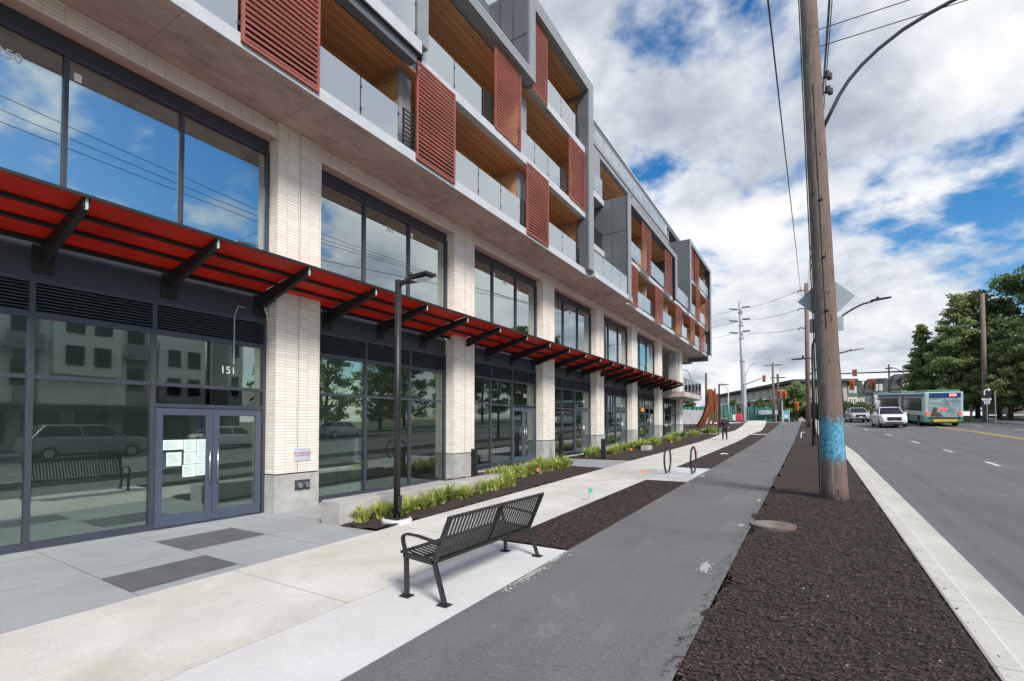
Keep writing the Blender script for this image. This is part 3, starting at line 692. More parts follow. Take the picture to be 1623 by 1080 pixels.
def screen(y0, y1, x, z0, z1, ph=.105):
    m = MB(); t = .05
    m.box(x-.05, x, y0, y0+t, z0, z1).box(x-.05, x, y1-t, y1, z0, z1).box(x-.05, x, y0+t, y1-t, z0, z0+t).box(x-.05, x, y0+t, y1-t, z1-t, z1)
    n = int((z1-z0-.1)/ph)
    for i in range(n):
        z = z0+t+(i+.5)*(z1-z0-2*t)/n
        m.hexa([(x-.05, y0+t, z+.012), (x-.012, y0+t, z-.03), (x-.012, y1-t, z-.03), (x-.05, y1-t, z+.012)], [(x-.05, y0+t, z+.024), (x-.004, y0+t, z+.018), (x-.004, y1-t, z+.018), (x-.05, y1-t, z+.024)])
    return m.build('louvred_screen', 'red_screen', bld)
# block A : level 1
XS, XR, XPI, XB = -8.19, -8.30, -8.62, -10.5
for y in (-8.4, -2.8, 2.95, 8.64): party(y, y+.42, XPI, XB, 8.58, 10.85)
party(14.36, 14.96, XPI, XB, 8.58, 10.85)
party(19.60, 19.93, XPI, XB, 8.58, 16.4, False)
backwall(-10.9, 19.6, XB, 8.58, 10.82)
soffit(-10.9, 19.9, -8.45, XB, 10.85)
for a, c in ((-8, -6.1), (-4, -2.8), (-2.3, -1.1), (.4, 2.95), (3.45, 4.5), (6.02, 8.3), (10.36, 14.0), (15.95, 18.6)): railing(a, c, XR, 8.58)
for a, c in ((8.45, 8.86), (14.05, 14.34), (3.0, 3.4)): slatrail(a, c, XR+.02, 8.58)
railing(18.7, 19.6, XR-.2, 8.58, mat='dark_glass', step=1)
for a, c in ((-6.1, -4.55), (-1.1, .4), (4.51, 6.05), (8.84, 10.36), (14.33, 15.93)): screen(a, c, XS, 8.45, 10.93)
# level 2
slab(9.05, 19.95, -8.25, 10.85, 11.06, 'slab_edge')
slab(-10.9, 8.68, -7.92, 10.86, 11.12, 'dark_panel')
MB().box(-12.5, -8.45, 8.68, 9.05, 10.853, 11.06).build('balcony_slab', 'slab_edge', bld)
MB().box(-8.22, -8.0, -10.9, 8.6, 10.62, 10.855).build('slab_beam', 'grey_panel', bld)
railing(-10.5, 8.55, -8.0, 11.12, 1.1)
party(14.5, 15.0, XPI, XB, 11.06, 13.68)
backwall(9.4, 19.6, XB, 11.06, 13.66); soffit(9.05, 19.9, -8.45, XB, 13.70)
backwall(-10.9, 9.0, -9.9, 11.12, 13.66); MB().box(-9.9, -8.6, 9.05, 9.3, 11.1, 13.68).build('party_wall', 'wood_wall', bld)
railing(9.1, 11.75, XR, 11.06); railing(13.95, 17.1, XR, 11.06)
slatrail(11.78, 12.34, XR+.02, 11.06); slatrail(17.15, 17.78, XR+.02, 11.06)
screen(12.34, 13.91, XS, 11.08, 13.72); screen(17.79, 19.38, XS, 11.08, 13.58)
# level 3 and the folded metal frame
slab(14.68, 19.95, -8.25, 13.70, 13.92, 'soffit_concrete')
XF, XFB = -8.03, -8.55
fr = MB()
fr.box(XFB, XF, 8.66, 9.06, 11.25, 13.80)                # left post, level 2
fr.box(XFB, XF, -10.9, 14.24, 13.80, 14.06)              # level 3 parapet band
fr.box(XFB, XF, 14.24, 14.64, 13.80, 16.42)              # post
fr.box(-9.9, XF, 14.24, 19.94, 16.42, 16.9)              # roof edge
fr.box(XFB, XF, 19.44, 19.94, 8.59, 16.42)               # end post
fr.build('metal_frame', 'grey_trim', bld)
MB().box(XFB-.02, XF-.05, 19.425, 19.44, 8.6, 16.4).build('shade_return', 'grey_panel', bld)  # darker sheet, paints the shade on the end post's inner side
MB().box(XFB, XF+.01, -10.9, 14.2, 14.06, 14.10).build('parapet_cap', 'light_trim', bld)
m = MB().box(-9.75, -8.08, 14.16, 14.238, 14.1, 17.0); m.box(-9.77, -9.70, -10.9, 14.16, 14.0, 17.0)
sw = m.build('side_cladding', 'grey_panel', bld)
m = MB().box(-9.7, -8.1, 14.152, 14.16, 15.28, 15.30)
for x in (-9.2, -8.66): m.box(x-.008, x+.008, 14.152, 14.16, 14.1, 16.99)
m.build('cladding_seam', 'black_metal', sw)
railing(-10, 14.1, -9.0, 14.1, .9)
backwall(14.7, 19.55, XB, 13.92, 16.38); soffit(14.66, 19.43, -8.35, XB, 16.41)
railing(15.8, 18.6, XR, 13.92, 1.0); railing(18.7, 19.4, XR-.2, 13.92, 1., mat='dark_glass')
screen(14.68, 15.85, XS, 13.72, 16.38)
MB().box(-22, -9.77, -10.9, 50, 16.91, 17.0).build('roof_slab', 'roof_dark', bld)
# block B : recess, boxed frame, set-back upper floors
railing(20.0, 24.6, -8.08, 8.58, .98)
backwall(19.95, 24.6, -9.95, 8.58, 10.8); slab(19.96, 24.64, -9.35, 10.85, 11.1, 'slab_edge'); backwall(19.95, 24.6, -10.4, 11.1, 13.6)
railing(20.0, 24.5, -9.42, 11.1, 1.0, mat='dark_glass')
slab(19.96, 50, -9.38, 13.65, 13.9, 'slab_edge'); railing(20.0, 24.6, -9.42, 13.9, 1.1); railing(35.7, 39.9, -9.42, 13.9, 1.1)
for a, c in ((23.3, 24.4), (30, 30.8)): MB().box(-9.75, -9.46, a, c, 13.9, 16.4).build('pier', 'grey_trim', bld)
backwall(19.95, 50, -11.2, 13.9, 16.38); soffit(19.95, 50, -9.8, -11.2, 16.41)
m = MB().box(-10.2, -9.62, 19.95, 40.0, 16.42, 16.66).box(-10.2, -9.70, 19.95, 40.0, 16.66, 16.78).box(-10.2, -9.62, 19.95, 40.0, 16.78, 16.98); m.build('roof_band', 'grey_trim', bld)
railing(14.0, 39.9, -9.75, 16.98, .95, step=1.3)
backwall(10, 49, -12.0, 17.0, 19.3)
ev = MB().box(-20, -10.58, 8, 48.4, 19.3, 19.62).build('roof_eave', 'grey_panel', bld); MB().box(-10.6, -10.55, 8, 48.4, 19.62, 19.72).build('edge_trim', 'light_trim', ev)
for y in (21.5, 26, 30.6, 35, 39.5, 44): MB().box(-10.75, -10.62, y, y+.12, 17, 19.3).build('roof_post', 'grey_trim', bld)
# boxed frame B
XFB2 = -9.95
m = MB().box(XFB2, -8.06, 24.66, 24.86, 8.59, 13.92).box(XFB2, -8.06, 35.4, 35.58, 10.72, 13.65).box(XFB2, -8.06, 24.86, 35.58, 13.66, 13.92)
bx = m.build('box_frame', 'grey_panel', bld)
MB().box(-8.05, -8.0, 24.62, 25.1, 8.36, 13.94).box(-8.05, -8.0, 35.1, 35.6, 10.72, 13.94).box(-8.05, -8.0, 25.1, 35.1, 13.62, 13.94).build('frame_trim', 'grey_trim', bx)
MB().box(-9.9, -8.1, 24.652, 24.66, 12.06, 12.08).box(-8.9, -8.89, 24.652, 24.66, 8.6, 13.9).build('cladding_seam', 'black_metal', bx)
slab(24.88, 50, -8.30, 10.66, 10.9, 'slab_edge')
soffit(24.9, 35.35, -8.4, -10.4, 13.655); soffit(25.2, 49, -8.5, -10.4, 10.655)
backwall(24.9, 49, -10.4, 10.9, 13.6); backwall(25.2, 50, -10.4, 8.58, 10.6)
for y in (30.0, 35.2): party(y, y+.3, -8.7, -10.4, 8.58, 10.62)
for y in (40.3, 44.6): party(y, y+.3, -8.7, -10.4, 8.58, 10.62)
party(30.0, 30.3, -8.7, -10.4, 10.9, 13.6); party(49.0, 49.3, -8.5, -10.4, 8.6, 16.3, False)
railing(25.2, 27.45, -8.2, 10.9, .95); railing(29.2, 32.6, -8.2, 10.9, .95); railing(35.65, 40, -8.2, 10.9, 1.05)
screen(27.5, 29.2, -8.09, 10.74, 13.6, .12); screen(32.65, 34.4, -8.09, 10.74, 13.6, .12)
XL = -8.36
railing(27.2, 29.9, XL, 8.58); slatrail(29.9, 30.8, XL, 8.58); railing(32.5, 35.2, XL, 8.58); slatrail(35.2, 36.2, XL, 8.58); railing(38.1, 40.2, XL, 8.58); slatrail(40.2, 41.3, XL, 8.58); railing(42.9, 49.2, XL, 8.58)
for a, c in ((25.7, 27.0), (30.8, 32.5), (36.2, 38.0), (41.2, 42.9), (45.2, 47.0)): screen(a, c, XL+.12, 8.45, 10.66, .12)
# boxed frame C
m = MB().box(-9.8, -8.06, 40.0, 40.2, 10.9, 16.6).box(-9.9, -8.06, 49.3, 49.55, 8.45, 16.32).box(-9.8, -8.06, 40.2, 49.55, 16.33, 16.6)
bx = m.build('box_frame', 'grey_panel', bld)
MB().box(-8.05, -8.0, 39.97, 40.5, 10.88, 16.62).box(-8.05, -8.0, 49.0, 49.6, 8.3, 16.62).box(-8.05, -8.0, 40.5, 49.0, 16.3, 16.62).build('frame_trim', 'grey_trim', bx)
slab(40.2, 49.2, -8.3, 13.66, 13.9, 'slab_edge'); soffit(40.2, 49.2, -8.4, -10.4, 16.32); soffit(40.2, 49.2, -8.4, -10.4, 13.655)
railing(40.6, 43.0, -8.22, 10.9); railing(44.7, 49, -8.22, 10.9); railing(40.6, 42.4, -8.22, 13.9); railing(44.3, 49, -8.22, 13.9)
screen(43.0, 44.6, -8.1, 10.74, 13.6, .14); screen(47.3, 48.9, -8.1, 10.74, 13.6, .14); screen(42.6, 44.2, -8.1, 13.74, 16.3, .14); screen(41.2, 41.9, -8.1, 13.74, 16.3, .14)
# corner terrace
ts = MB().prism([(-12, 38.2), (-8.15, 38.2), (-8.15, 45.2), (-10.3, 49.0), (-14, 49.0)], 2, 3.98, 4.36).build('terrace_slab', 'soffit_concrete', bld)
m = MB(); pts = [(-8.2, 38.4), (-8.2, 45.1), (-10.3, 48.9), (-13.5, 48.9)]; pms = []
for (a, b), (c, d) in zip(pts, pts[1:]):
    k = max(2, int(math.hypot(c-a, d-b)/1.2))
    for i in range(k):
        p0 = (a+(c-a)*(i+.03)/k, b+(d-b)*(i+.03)/k, 4.9); p1 = (a+(c-a)*(i+.97)/k, b+(d-b)*(i+.97)/k, 4.9); m.bar(p0, p1, .014, 1.05); pms.append(MB().box(p0[0]-.02, p0[0]+.02, p0[1]-.02, p0[1]+.02, 4.36, 5.45))
g = m.build('terrace_railing', 'clear_glass', bld)
for pm in pms: pm.build('railing_post', 'galvanised', g)
MB().box(-12.0, -11.9, 38, 46, 4.36, SOF).build('terrace_wall', 'grey_panel', bld)
MB().box(-10.3, -9.7, 42.3, 42.9, 4.36, 8.02).build('terrace_column', 'base_concrete', bld)
MB().box(-22, -20.3, -10.9, 50, 0, 17).build('rear_wall', 'grey_panel', bld)
# orange flower-like decal in the far shop window
m = MB()
for k in range(3): m.tube([(XG+.03, 33.6+.12*k, 2.75+.1*(k % 2)), (XG+.03, 33.66+.12*k, 3.0)], [.09, .05], 8)
tag(m.build('shop_decal', 'cut_flower'), 'small orange emblem hanging in the far shop window', 'window emblem')
# fire department sign and connection on the first pillar
sg = thing('wall_sign', 'small white sign with red FIRE DEPARTMENT CONNECTION lettering on the nearest brick pillar', 'sign', (XP+.003, 6.78, 1.22))
MB().box(XP+.003, XP+.012, 6.58, 6.99, 1.08, 1.36).build('sign_board', 'sign_plate', sg, bevel=.004)
text('sign_text', 'FIRE DEPARTMENT\nCONNECTION', .052, 'red_ink', (XP+.014, 6.785, 1.222), FACE_E, sg)
fc = thing('fire_connection', 'chrome twin hose inlet set in the concrete base of the nearest brick pillar', 'hose inlet', (XP+.005, 6.78, .55))
MB().box(XP+.006, XP+.02, 6.6, 6.98, .44, .66).build('back_plate', 'frame_metal', fc, bevel=.005)
for y in (6.7, 6.88):
    MB().cyl((XP+.02, y, .56), (XP+.09, y, .54), .055, .06, 18).build('hose_inlet', 'steel', fc, smooth=False)
# notices taped inside the entrance door
nl = ['upper left', 'upper middle', 'upper right', 'centre middle', 'centre right', 'lower left, set apart', 'bottom middle', 'bottom right']
nb = [(4.26, 4.60, 1.42, 1.60), (4.61, 4.82, 1.37, 1.6), (4.83, 5.05, 1.38, 1.6), (4.61, 4.82, 1.14, 1.36), (4.83, 5.05, 1.14, 1.37), (4.32, 4.57, 1.12, 1.37), (4.59, 4.82, .9, 1.13), (4.83, 5.05, .91, 1.13)]
for nm, (a, c, z0, z1) in zip(nl, nb):
    m = MB().box(XG+.0125, XG+.0155, a-.05, c-.05, z0, z1); k = 0; z = z1-.03
    while z > z0+.025:
        m.box(XG+.0155, XG+.0162, a-.03, a-.03+(c-a-.04)*random.uniform(.55, .98), z-.006, z, 1); z -= .02
    tag(m.build('paper_notice', ['paper', 'ink']), f'printed paper notice taped to the left entrance door, {nm} of the cluster', 'notice', 'notices on the entrance door')
# ------------------------------------------------------------------ low concrete wall and block
def cblock(name, x0, x1, y0, y1, z0, z1, label):
    tag(MB().box(x0, x1, y0, y1, z0, z1).build(name, 'base_concrete', bevel=.015), label, 'low wall')
cblock('concrete_wall', -7.88, -7.34, 5.95, 11.7, -.1, .46, 'long low concrete seat wall beside the grassy clumps and first lamp post')
cblock('concrete_block', -7.75, -7.38, 25.7, 26.6, .3, .72, 'short pale concrete block on the bark between two rows of green clumps')
# ------------------------------------------------------------------ bench
bench = thing('park_bench', 'black slatted metal bench with curved arms standing on the pale concrete pad', 'bench', (-3.55, 5, .03))
bz = .03; by0, by1 = 3.95, 6.03
sp = [(-3.86, .47), (-3.80, .455), (-3.68, .435), (-3.55, .42), (-3.46, .415), (-3.415, .43)]; bp = [(-3.415, .43), (-3.37, .52), (-3.31, .66), (-3.25, .80), (-3.21, .89)]
def slats(poly, name):
    m = MB(); n = 31
    for i in range(n):
        y = by0+.05+(by1-by0-.1)*(i+.5)/n
        for (a, b), (c, d) in zip(poly, poly[1:]): m.bar((a, y, bz+b), (c, y, bz+d), .036, .008, up=(-(d-b), 0, c-a))
    return m
slats(sp, 's').build('seat', 'bench_paint', bench); slats(bp, 'b').build('backrest', 'bench_paint', bench)
m = MB().tube([(-3.2, by0-.0, bz+.895), (-3.2, by1, bz+.895)], .02, 10).tube([(-3.86, by0, bz+.462), (-3.86, by1, bz+.462)], .018, 10).bar((-3.42, by0+.03, bz+.405), (-3.42, by1-.03, bz+.405), .05, .03).bar((-3.64, by0+.03, bz+.405), (-3.64, by1-.03, bz+.405), .03, .03)
m.build('rail', 'bench_paint', bench, smooth=False)
ymid = (by0+by1)/2
m = MB().bar((-3.42, ymid, bz+.42), (-3.215, ymid, bz+.88), .05, .012, up=(0, 1, 0)); m.build('back_stay', 'bench_paint', bench)
for y in (by0+.03, by1-.03):
    m = MB().bar((-3.84, y, bz+.43), (-3.40, y, bz+.40), .05, .045).bar((-3.42, y, bz+.4), (-3.2, y, bz+.895), .05, .04, up=(1, 0, 0))
    m.build('end_frame', 'bench_paint', bench)
    pts = [(-3.815, y, bz+.43), (-3.86, y, bz+.56)]+[(-3.80+.07*math.cos(R(a)), y, bz+.60+.06*math.sin(R(a))) for a in (170, 135, 100)]+[(-3.65, y, bz+.655), (-3.5, y, bz+.635), (-3.33, y, bz+.61)]
    m = MB()
    for a, b in zip(pts, pts[1:]): m.bar(a, b, .05, .018, up=(0, 1, 0) if False else (1, 0, .6))
    m.build('armrest', 'bench_paint', bench)
    for fx, tx, tz in ((-3.80, -3.815, .43), (-3.27, -3.41, .40)):
        gz = G(fx, y)
        l = MB().bar((fx, y, gz+.01), (tx, y, bz+tz), .06, .032, up=(1, 0, 0)).build('leg', 'bench_paint', bench, bevel=.006)
        f = MB().box(fx-.07, fx+.06, y-.055, y+.055, gz+.002, gz+.014)
        f.cyl((fx-.04, y-.03, gz+.014), (fx-.04, y-.03, gz+.03), .012, n=6).build('foot_plate', 'bench_paint', l)
# ------------------------------------------------------------------ street lamps
def led_head(m, p, d, L_=.62, w=.26):
    p = Vector(p); d = Vector(d).normalized(); r = Vector((-d.y, d.x, 0)); u = Vector((0, 0, 1))
    a = [p-r*.05, p+r*.05, p+d*.2+r*w/2, p+d*L_+r*w/2*.9, p+d*L_-r*w/2*.9, p+d*.2-r*w/2]; up = u*.07
    o = len(m.v); m.v += [tuple(q) for q in a]+[tuple(q+up*(.6 if i > 2 and i < 5 else 1)) for i, q in enumerate(a)]
    m.f += [tuple(o+i for i in range(6)), tuple(o+11-i for i in range(6))]+[(o+i, o+(i+1) % 6, o+6+(i+1) % 6, o+6+i) for i in range(6)]; m.m += [0]*8
    return m
lx, ly = -6.63, 6.66; lz = G(lx, ly)
lp = thing('street_lamp', 'slim black lamp post with flat LED head nearest the camera, on a round concrete footing', 'street lamp', (lx, ly, lz))
MB().cyl((lx, ly, lz-.1), (lx, ly, lz+.07), .29, .28, 28).build('footing', 'pad_concrete', lp, bevel=.015)
m = MB().cyl((lx, ly, lz+.07), (lx, ly, 4.62), .062, .062, 20); m.build('post', 'black_metal', lp, smooth=True)
m = MB().box(lx-.16, lx+.16, ly-.16, ly+.16, lz+.07, lz+.095)
for sx in (-.12, .12):
    for sy in (-.12, .12): m.cyl((lx+sx, ly+sy, lz+.09), (lx+sx, ly+sy, lz+.16), .017, n=8)
m.build('base_plate', 'black_metal', lp)
MB().box(lx+.055, lx+.08, ly-.05, ly+.05, lz+.3, lz+.5).cyl((lx+.05, ly, lz+.24), (lx+.09, ly, lz+.24), .05, n=14).build('hand_hole_cover', 'black_metal', lp)
m = MB().bar((lx-.05, ly, 4.53), (lx+.28, ly, 4.58), .07, .07); led_head(m, (lx+.2, ly, 4.53), (1, 0, .10), .62, .3); m.cyl((lx+.3, ly, 4.62), (lx+.3, ly, 4.72), .04, n=12); hd = m.build('lamp_head', 'black_metal', lp)
MB().box(lx+.42, lx+.78, ly-.1, ly+.1, 4.535, 4.54).build('lens', 'lamp_lens', hd)
# black davit lamps in the right-hand bark strip
rx, ry = .13, 30.87; rz_ = G(rx, ry)
def davit(loc, h, arm, left, label, r=.085):
    x, y, z = loc; t = thing('street_lamp', label, 'street lamp', loc, 'black davit street lamps in the bark strip')
    MB().cyl((x, y, z), (x, y, z+h-.6), r, r*.85, 16).build('post', 'black_metal', t, smooth=True)
    MB().cyl((x, y, z-.02), (x, y, z+.5), r*1.35, r*1.25, 16).build('base_cover', 'black_metal', t)
    ex, ez = arm; pts = [(x, y, z+h-.62)]+[(x+.9*(1-math.cos(R(a))), y, z+h-.6+.9*math.sin(R(a))) for a in (10, 25, 40, 55, 68)]; a0 = pts[-1]
    for k in range(1, 6): pts.append((a0[0]+(ex-a0[0])*k/5, y, a0[2]+(ez-a0[2])*(1-(1-k/5)**1.7)))
    MB().tube(pts, [r*.8]+[r*.7]*5+[r*.55]*5, 10).build('arm', 'black_metal', t, smooth=True)
    m = MB(); led_head(m, (ex-.1, y, ez), (1, 0, .1), .85, .34); m.cyl((ex+.2, y, ez+.06), (ex+.2, y, ez+.2), .06, n=10); m.build('lamp_head', 'black_metal', t)
    if left:
        m = MB().bar((x, y, z+left), (x-.35, y, z+left+.02), .06, .06); led_head(m, (x-.3, y, z+left-.02), (-1, 0, 0), .7, .3); m.cyl((x-.45, y, z+left+.05), (x-.45, y, z+left+.18), .05, n=10); m.build('path_lamp_head', 'black_metal', t)
davit((rx, ry, rz_), 5.9, (2.8, 8.2), 4.72, 'black street lamp behind the near wooden pole, with a second head over the path')
r2 = (-.25, 54, G(-.2, 54)); davit(r2, 4.9, (3.0, 8.55), 0, 'farther black street lamp whose arm reaches over the road beyond the wooden poles')
# black lamp by the rusty sculpture
bl = at(1140.5, 686, 47); bl.z = G(bl.x, bl.y)
t = thing('street_lamp', 'thin black square-topped lamp post beside the rusty sculpture', 'street lamp', bl)
MB().box(bl.x-.06, bl.x+.06, bl.y-.06, bl.y+.06, bl.z, 5.45).build('post', 'black_metal', t)
m = MB().bar((bl.x-.06, bl.y, 5.36), (bl.x+.3, bl.y, 5.4), .08, .08); led_head(m, (bl.x+.2, bl.y, 5.36), (1, 0, .05), .6, .28); m.build('lamp_head', 'black_metal', t)
# ------------------------------------------------------------------ bollards
for (x, y, h), lb in zip([(-8.58, 11.8, 1.02), (-8.97, 18.5, 1.2), (-7.72, 20.15, .9), (-8.95, 35.3, 1.0)],
                         ['flat black bollard light standing at the end of the low concrete wall', 'tall black bollard light by the second entrance path, near the clumps', 'black bollard light standing alone at the far edge of the paved gap', 'farthest black bollard light among the distant clumps']):
    z = G(x, y); t = thing('bollard_light', lb, 'bollard', (x, y, z), 'black bollard lights along the beds')
    MB().prism([(x-.09, z), (x+.09, z), (x+.09, z+h-.04), (x-.09, z+h)], 1, y-.05, y+.05).build('post', 'black_metal', t, bevel=.008)
    MB().box(x-.1, x+.1, y-.06, y+.06, z+h*.80, z+h*.84).box(x-.12, x+.12, y-.08, y+.08, z-.02, z+.03).build('lamp_louvre', 'black_metal', t)
# ------------------------------------------------------------------ planting
def clump_mesh(seed, nb=120, h=.40):
    rr = random.Random(seed); m = MB()
    for _ in range(nb):
        a = rr.random()*6.283; lean = rr.uniform(.3, 1.35); L_ = h*rr.uniform(.65, 1.25); w = rr.uniform(.014, .024); b0 = rr.random()*.14
        dx, dy = math.cos(a), math.sin(a); px_, py_ = -dy, dx; o = len(m.v); tw = rr.uniform(-.3, .3); sx, sy = b0*math.cos(a*1.7), b0*math.sin(a*1.7)
        for k in range(5):
            t = k/4; rr_ = L_*lean*t**1.35*.72; z = L_*(t-.42*lean*t**2.2); ww = w*(1-t**2.2)+.001
            m.v += [(sx+dx*rr_-px_*ww, sy+dy*rr_-py_*ww+tw*t*.03, z), (sx+dx*rr_+px_*ww, sy+dy*rr_+py_*ww+tw*t*.03, z)]
        for k in range(4): m.f.append((o+2*k, o+2*k+1, o+2*k+3, o+2*k+2)); m.m.append(0)
    return m
PROT = [clump_mesh(s) for s in range(5)]
pmesh = []
for i, m in enumerate(PROT):
    o = m.build('grassy_clump', 'blade' if i not in (1, 3) else 'blade_dark', fix=False); pmesh.append(o.data); bpy.data.objects.remove(o)
def clump(x, y, s, label, group):
    o = bpy.data.objects.new('grassy_clump', random.choice(pmesh)); COL.objects.link(o); o.location = (x, y, G(x, y)+.01); o.rotation_euler = (0, 0, random.random()*6.28); o.scale = (s, s, s*random.uniform(.85, 1.1)); tag(o, label, 'plant', group)
for i in range(15):
    y = 6.35+i*.36; clump(-7.12+random.uniform(-.1, .1), y, random.uniform(.8, 1.15) if i != 14 else 1.5, 'yellow-green grassy clump in the row along the low concrete wall', 'grassy clumps along the low wall')
for i in range(24):
    y = 12.0+i*.21+random.uniform(-.05, .05); clump(random.uniform(-8.5, -7.8), y, random.uniform(1., 1.35), 'yellow-green grassy clump in the bed before the second shop entrance', 'grassy clumps before the second entrance')
for i in range(34):
    y = 20.6+i*.34; y += 1. if y > 25 else 0; clump(random.uniform(-9.0, -8.0), y, random.uniform(1., 1.4), 'yellow-green grassy clump in the long far bed below the shop windows', 'grassy clumps in the far bed')
for i in range(12): clump(random.uniform(-8.9, -7.6), 33+i*.75, random.uniform(1., 1.5), 'yellow-green grassy clump in the long far bed below the shop windows', 'grassy clumps in the far bed')
for i in range(7): clump(random.uniform(-7.9, -7.0), 44+i*.4, 1.5, 'green grassy clump at the foot of the rusty sculpture', 'clumps by the sculpture')
def flag(x, y, mat, label):
    z = G(x, y); t = thing('marker_flag', label, 'marker flag', (x, y, z)); MB().cyl((x, y, z), (x, y, z+.3), .004, n=6).build('stake', 'steel', t)
    MB().quadmesh([(x, y, z+.3), (x, y, z+.18), (x+.06, y+.08, z+.2), (x+.05, y+.09, z+.28)], [(0, 1, 2, 3)]).quadmesh([(x-.003, y, z+.18), (x-.003, y, z+.3), (x+.047, y+.09, z+.28), (x+.057, y+.08, z+.2)], [(0, 1, 2, 3)]).build('flag', mat, t, fix=False)
flag(-7.45, 13.6, 'flag_pink', 'small pink marker flag at the edge of the clumps'); flag(-4.3, 10.3, 'flag_green', 'small green marker flag at the sidewalk edge')
flag(-4.25, 14.3, 'flag_orange', 'small orange marker flag by the bike rack pad'); flag(-7.5, 23.2, 'flag_orange', 'small orange marker flag on the far bark bed'); flag(-4.3, 22.5, 'flag_pink', 'small pink marker flag beyond the bike racks'); flag(-7.2, 30, 'flag_orange', 'orange marker flag farthest along the bed')
# ------------------------------------------------------------------ bike racks
for (x, y, lean), lb in zip(((-4.03, 16.3, 0), (-3.28, 16.6, 0)), ('round steel bike hoop nearer the sidewalk', 'round steel bike hoop nearer the cycle path')):
    z = G(x, y); t = thing('bike_rack', lb, 'bike rack', (x, y, z), 'round bike hoops'); pts = []
    for k in range(33):
        a = R(-65+310*k/32); pts.append((x, y+.41*math.cos(a), z+.44+.42*math.sin(a)))
    pts = [(x, pts[0][1], z+.01)]+pts+[(x, pts[-1][1], z+.01)]
    MB().tube(pts, .030, 10).build('hoop', 'black_metal', t, smooth=True)
    for p in (pts[0], pts[-1]): MB().cyl((p[0], p[1], z), (p[0], p[1], z+.015), .075, n=16).build('foot_plate', 'galvanised', t)
# ------------------------------------------------------------------ manhole cover
mz = G(-.57, 9.45); t = thing('manhole_cover', 'round rusty manhole cover at the path edge in the bark', 'manhole cover', (-.57, 9.45, mz))
MB().cyl((-.57, 9.45, mz-.05), (-.57, 9.45, mz+.035), .35, n=40).build('ring', 'pole_wood', t)
m = MB().cyl((-.57, 9.45, mz+.035), (-.57, 9.45, mz+.042), .29, n=36)
for k in range(-4, 5):
    for j in range(-4, 5):
        if k*k+j*j < 17: m.box(-.57+k*.06-.018, -.57+k*.06+.018, 9.45+j*.06-.018, 9.45+j*.06+.018, mz+.042, mz+.047)
m.build('lid', 'pole_wood_far', t)
# ------------------------------------------------------------------ utility poles and wires
up_ = thing('utility_pole', 'thick weathered wooden utility pole with blue paint near its foot', 'utility pole', (.43, 12.96, .2))
pz0 = .05; ptop = Vector((.02, 12.9, 13.6)); pbot = Vector((.44, 12.96, pz0))
def pp(z): return pbot.lerp(ptop, (z-pz0)/(ptop.z-pz0))
pts = [pp(z) for z in (pz0, .5, 1.5, 3, 5, 7, 9, 11, 13.6)]; rr_ = [.275, .25, .238, .228, .215, .2, .186, .172, .155]
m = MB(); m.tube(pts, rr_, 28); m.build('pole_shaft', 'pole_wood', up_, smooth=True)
m = MB(); zs = [.98, 1.2, 1.5, 1.8, 2.08]
n = 28
def prad(z): return float(np.interp(z, [p.z for p in pts], rr_))
for z in zs:
    for k in range(n+1):
        a = R(-175+k*150/n); c = pp(z+.05*math.sin(k*2.1)*(1 if z in (zs[0], zs[-1]) else 0)); r = prad(z)+.004; m.v.append((c.x+r*math.cos(a), c.y+r*math.sin(a), c.z))
for j in range(len(zs)-1):
    for k in range(n): q = j*(n+1)+k; m.f.append((q, q+1, q+n+2, q+n+1)); m.m.append(0)
m.build('graffiti', 'graffiti', up_, fix=False)
m = MB(); c = pp(7)
m.tube([pp(z)+Vector((-prad(z)-.02, -.02, 0)) for z in (.3, 3, 6, 9, 12.5)], .012, 6)
m.tube([pp(z)+Vector((.0, -prad(z)-.004, 0)) for z in (4, 6, 8, 9.6)], .006, 6)
m.build('ground_wire', 'black_metal', up_)
apts = [pp(8.6)+Vector((.15, 0, 0))]+[at(a, b, 12.9) for a, b in ((1320, 172), (1331, 150), (1345, 128), (1365, 104), (1392, 78), (1430, 48), (1470, 23), (1512, 0), (1560, -22))]
ar = MB().tube(apts, .04, 10).build('lamp_arm', 'frame_metal', up_, smooth=True)
m = MB(); led_head(m, apts[-1], (1, -.1, .2), .7, .3); m.build('lamp_head', 'galvanised', ar)
for z in (9.75, 9.4):
    c = pp(z); MB().cyl(c+Vector((.19, 0, 0)), c+Vector((.32, 0, 0)), .02, n=8).cyl(c+Vector((.28, -.06, -.06)), c+Vector((.28, -.06, .08)), .05, n=10).cyl(c+Vector((.33, .06, -.04)), c+Vector((.33, .06, .08)), .05, n=10).build('insulator', 'black_metal', up_)
m = MB()
for z in (4.4, 5.6, 6.9): c = pp(z); m.cyl(c+Vector((0, -prad(z)-.02, 0)), c+Vector((.05, -prad(z)+.02, 0)), .03, n=8)
m.build('bolt', 'black_metal', up_)
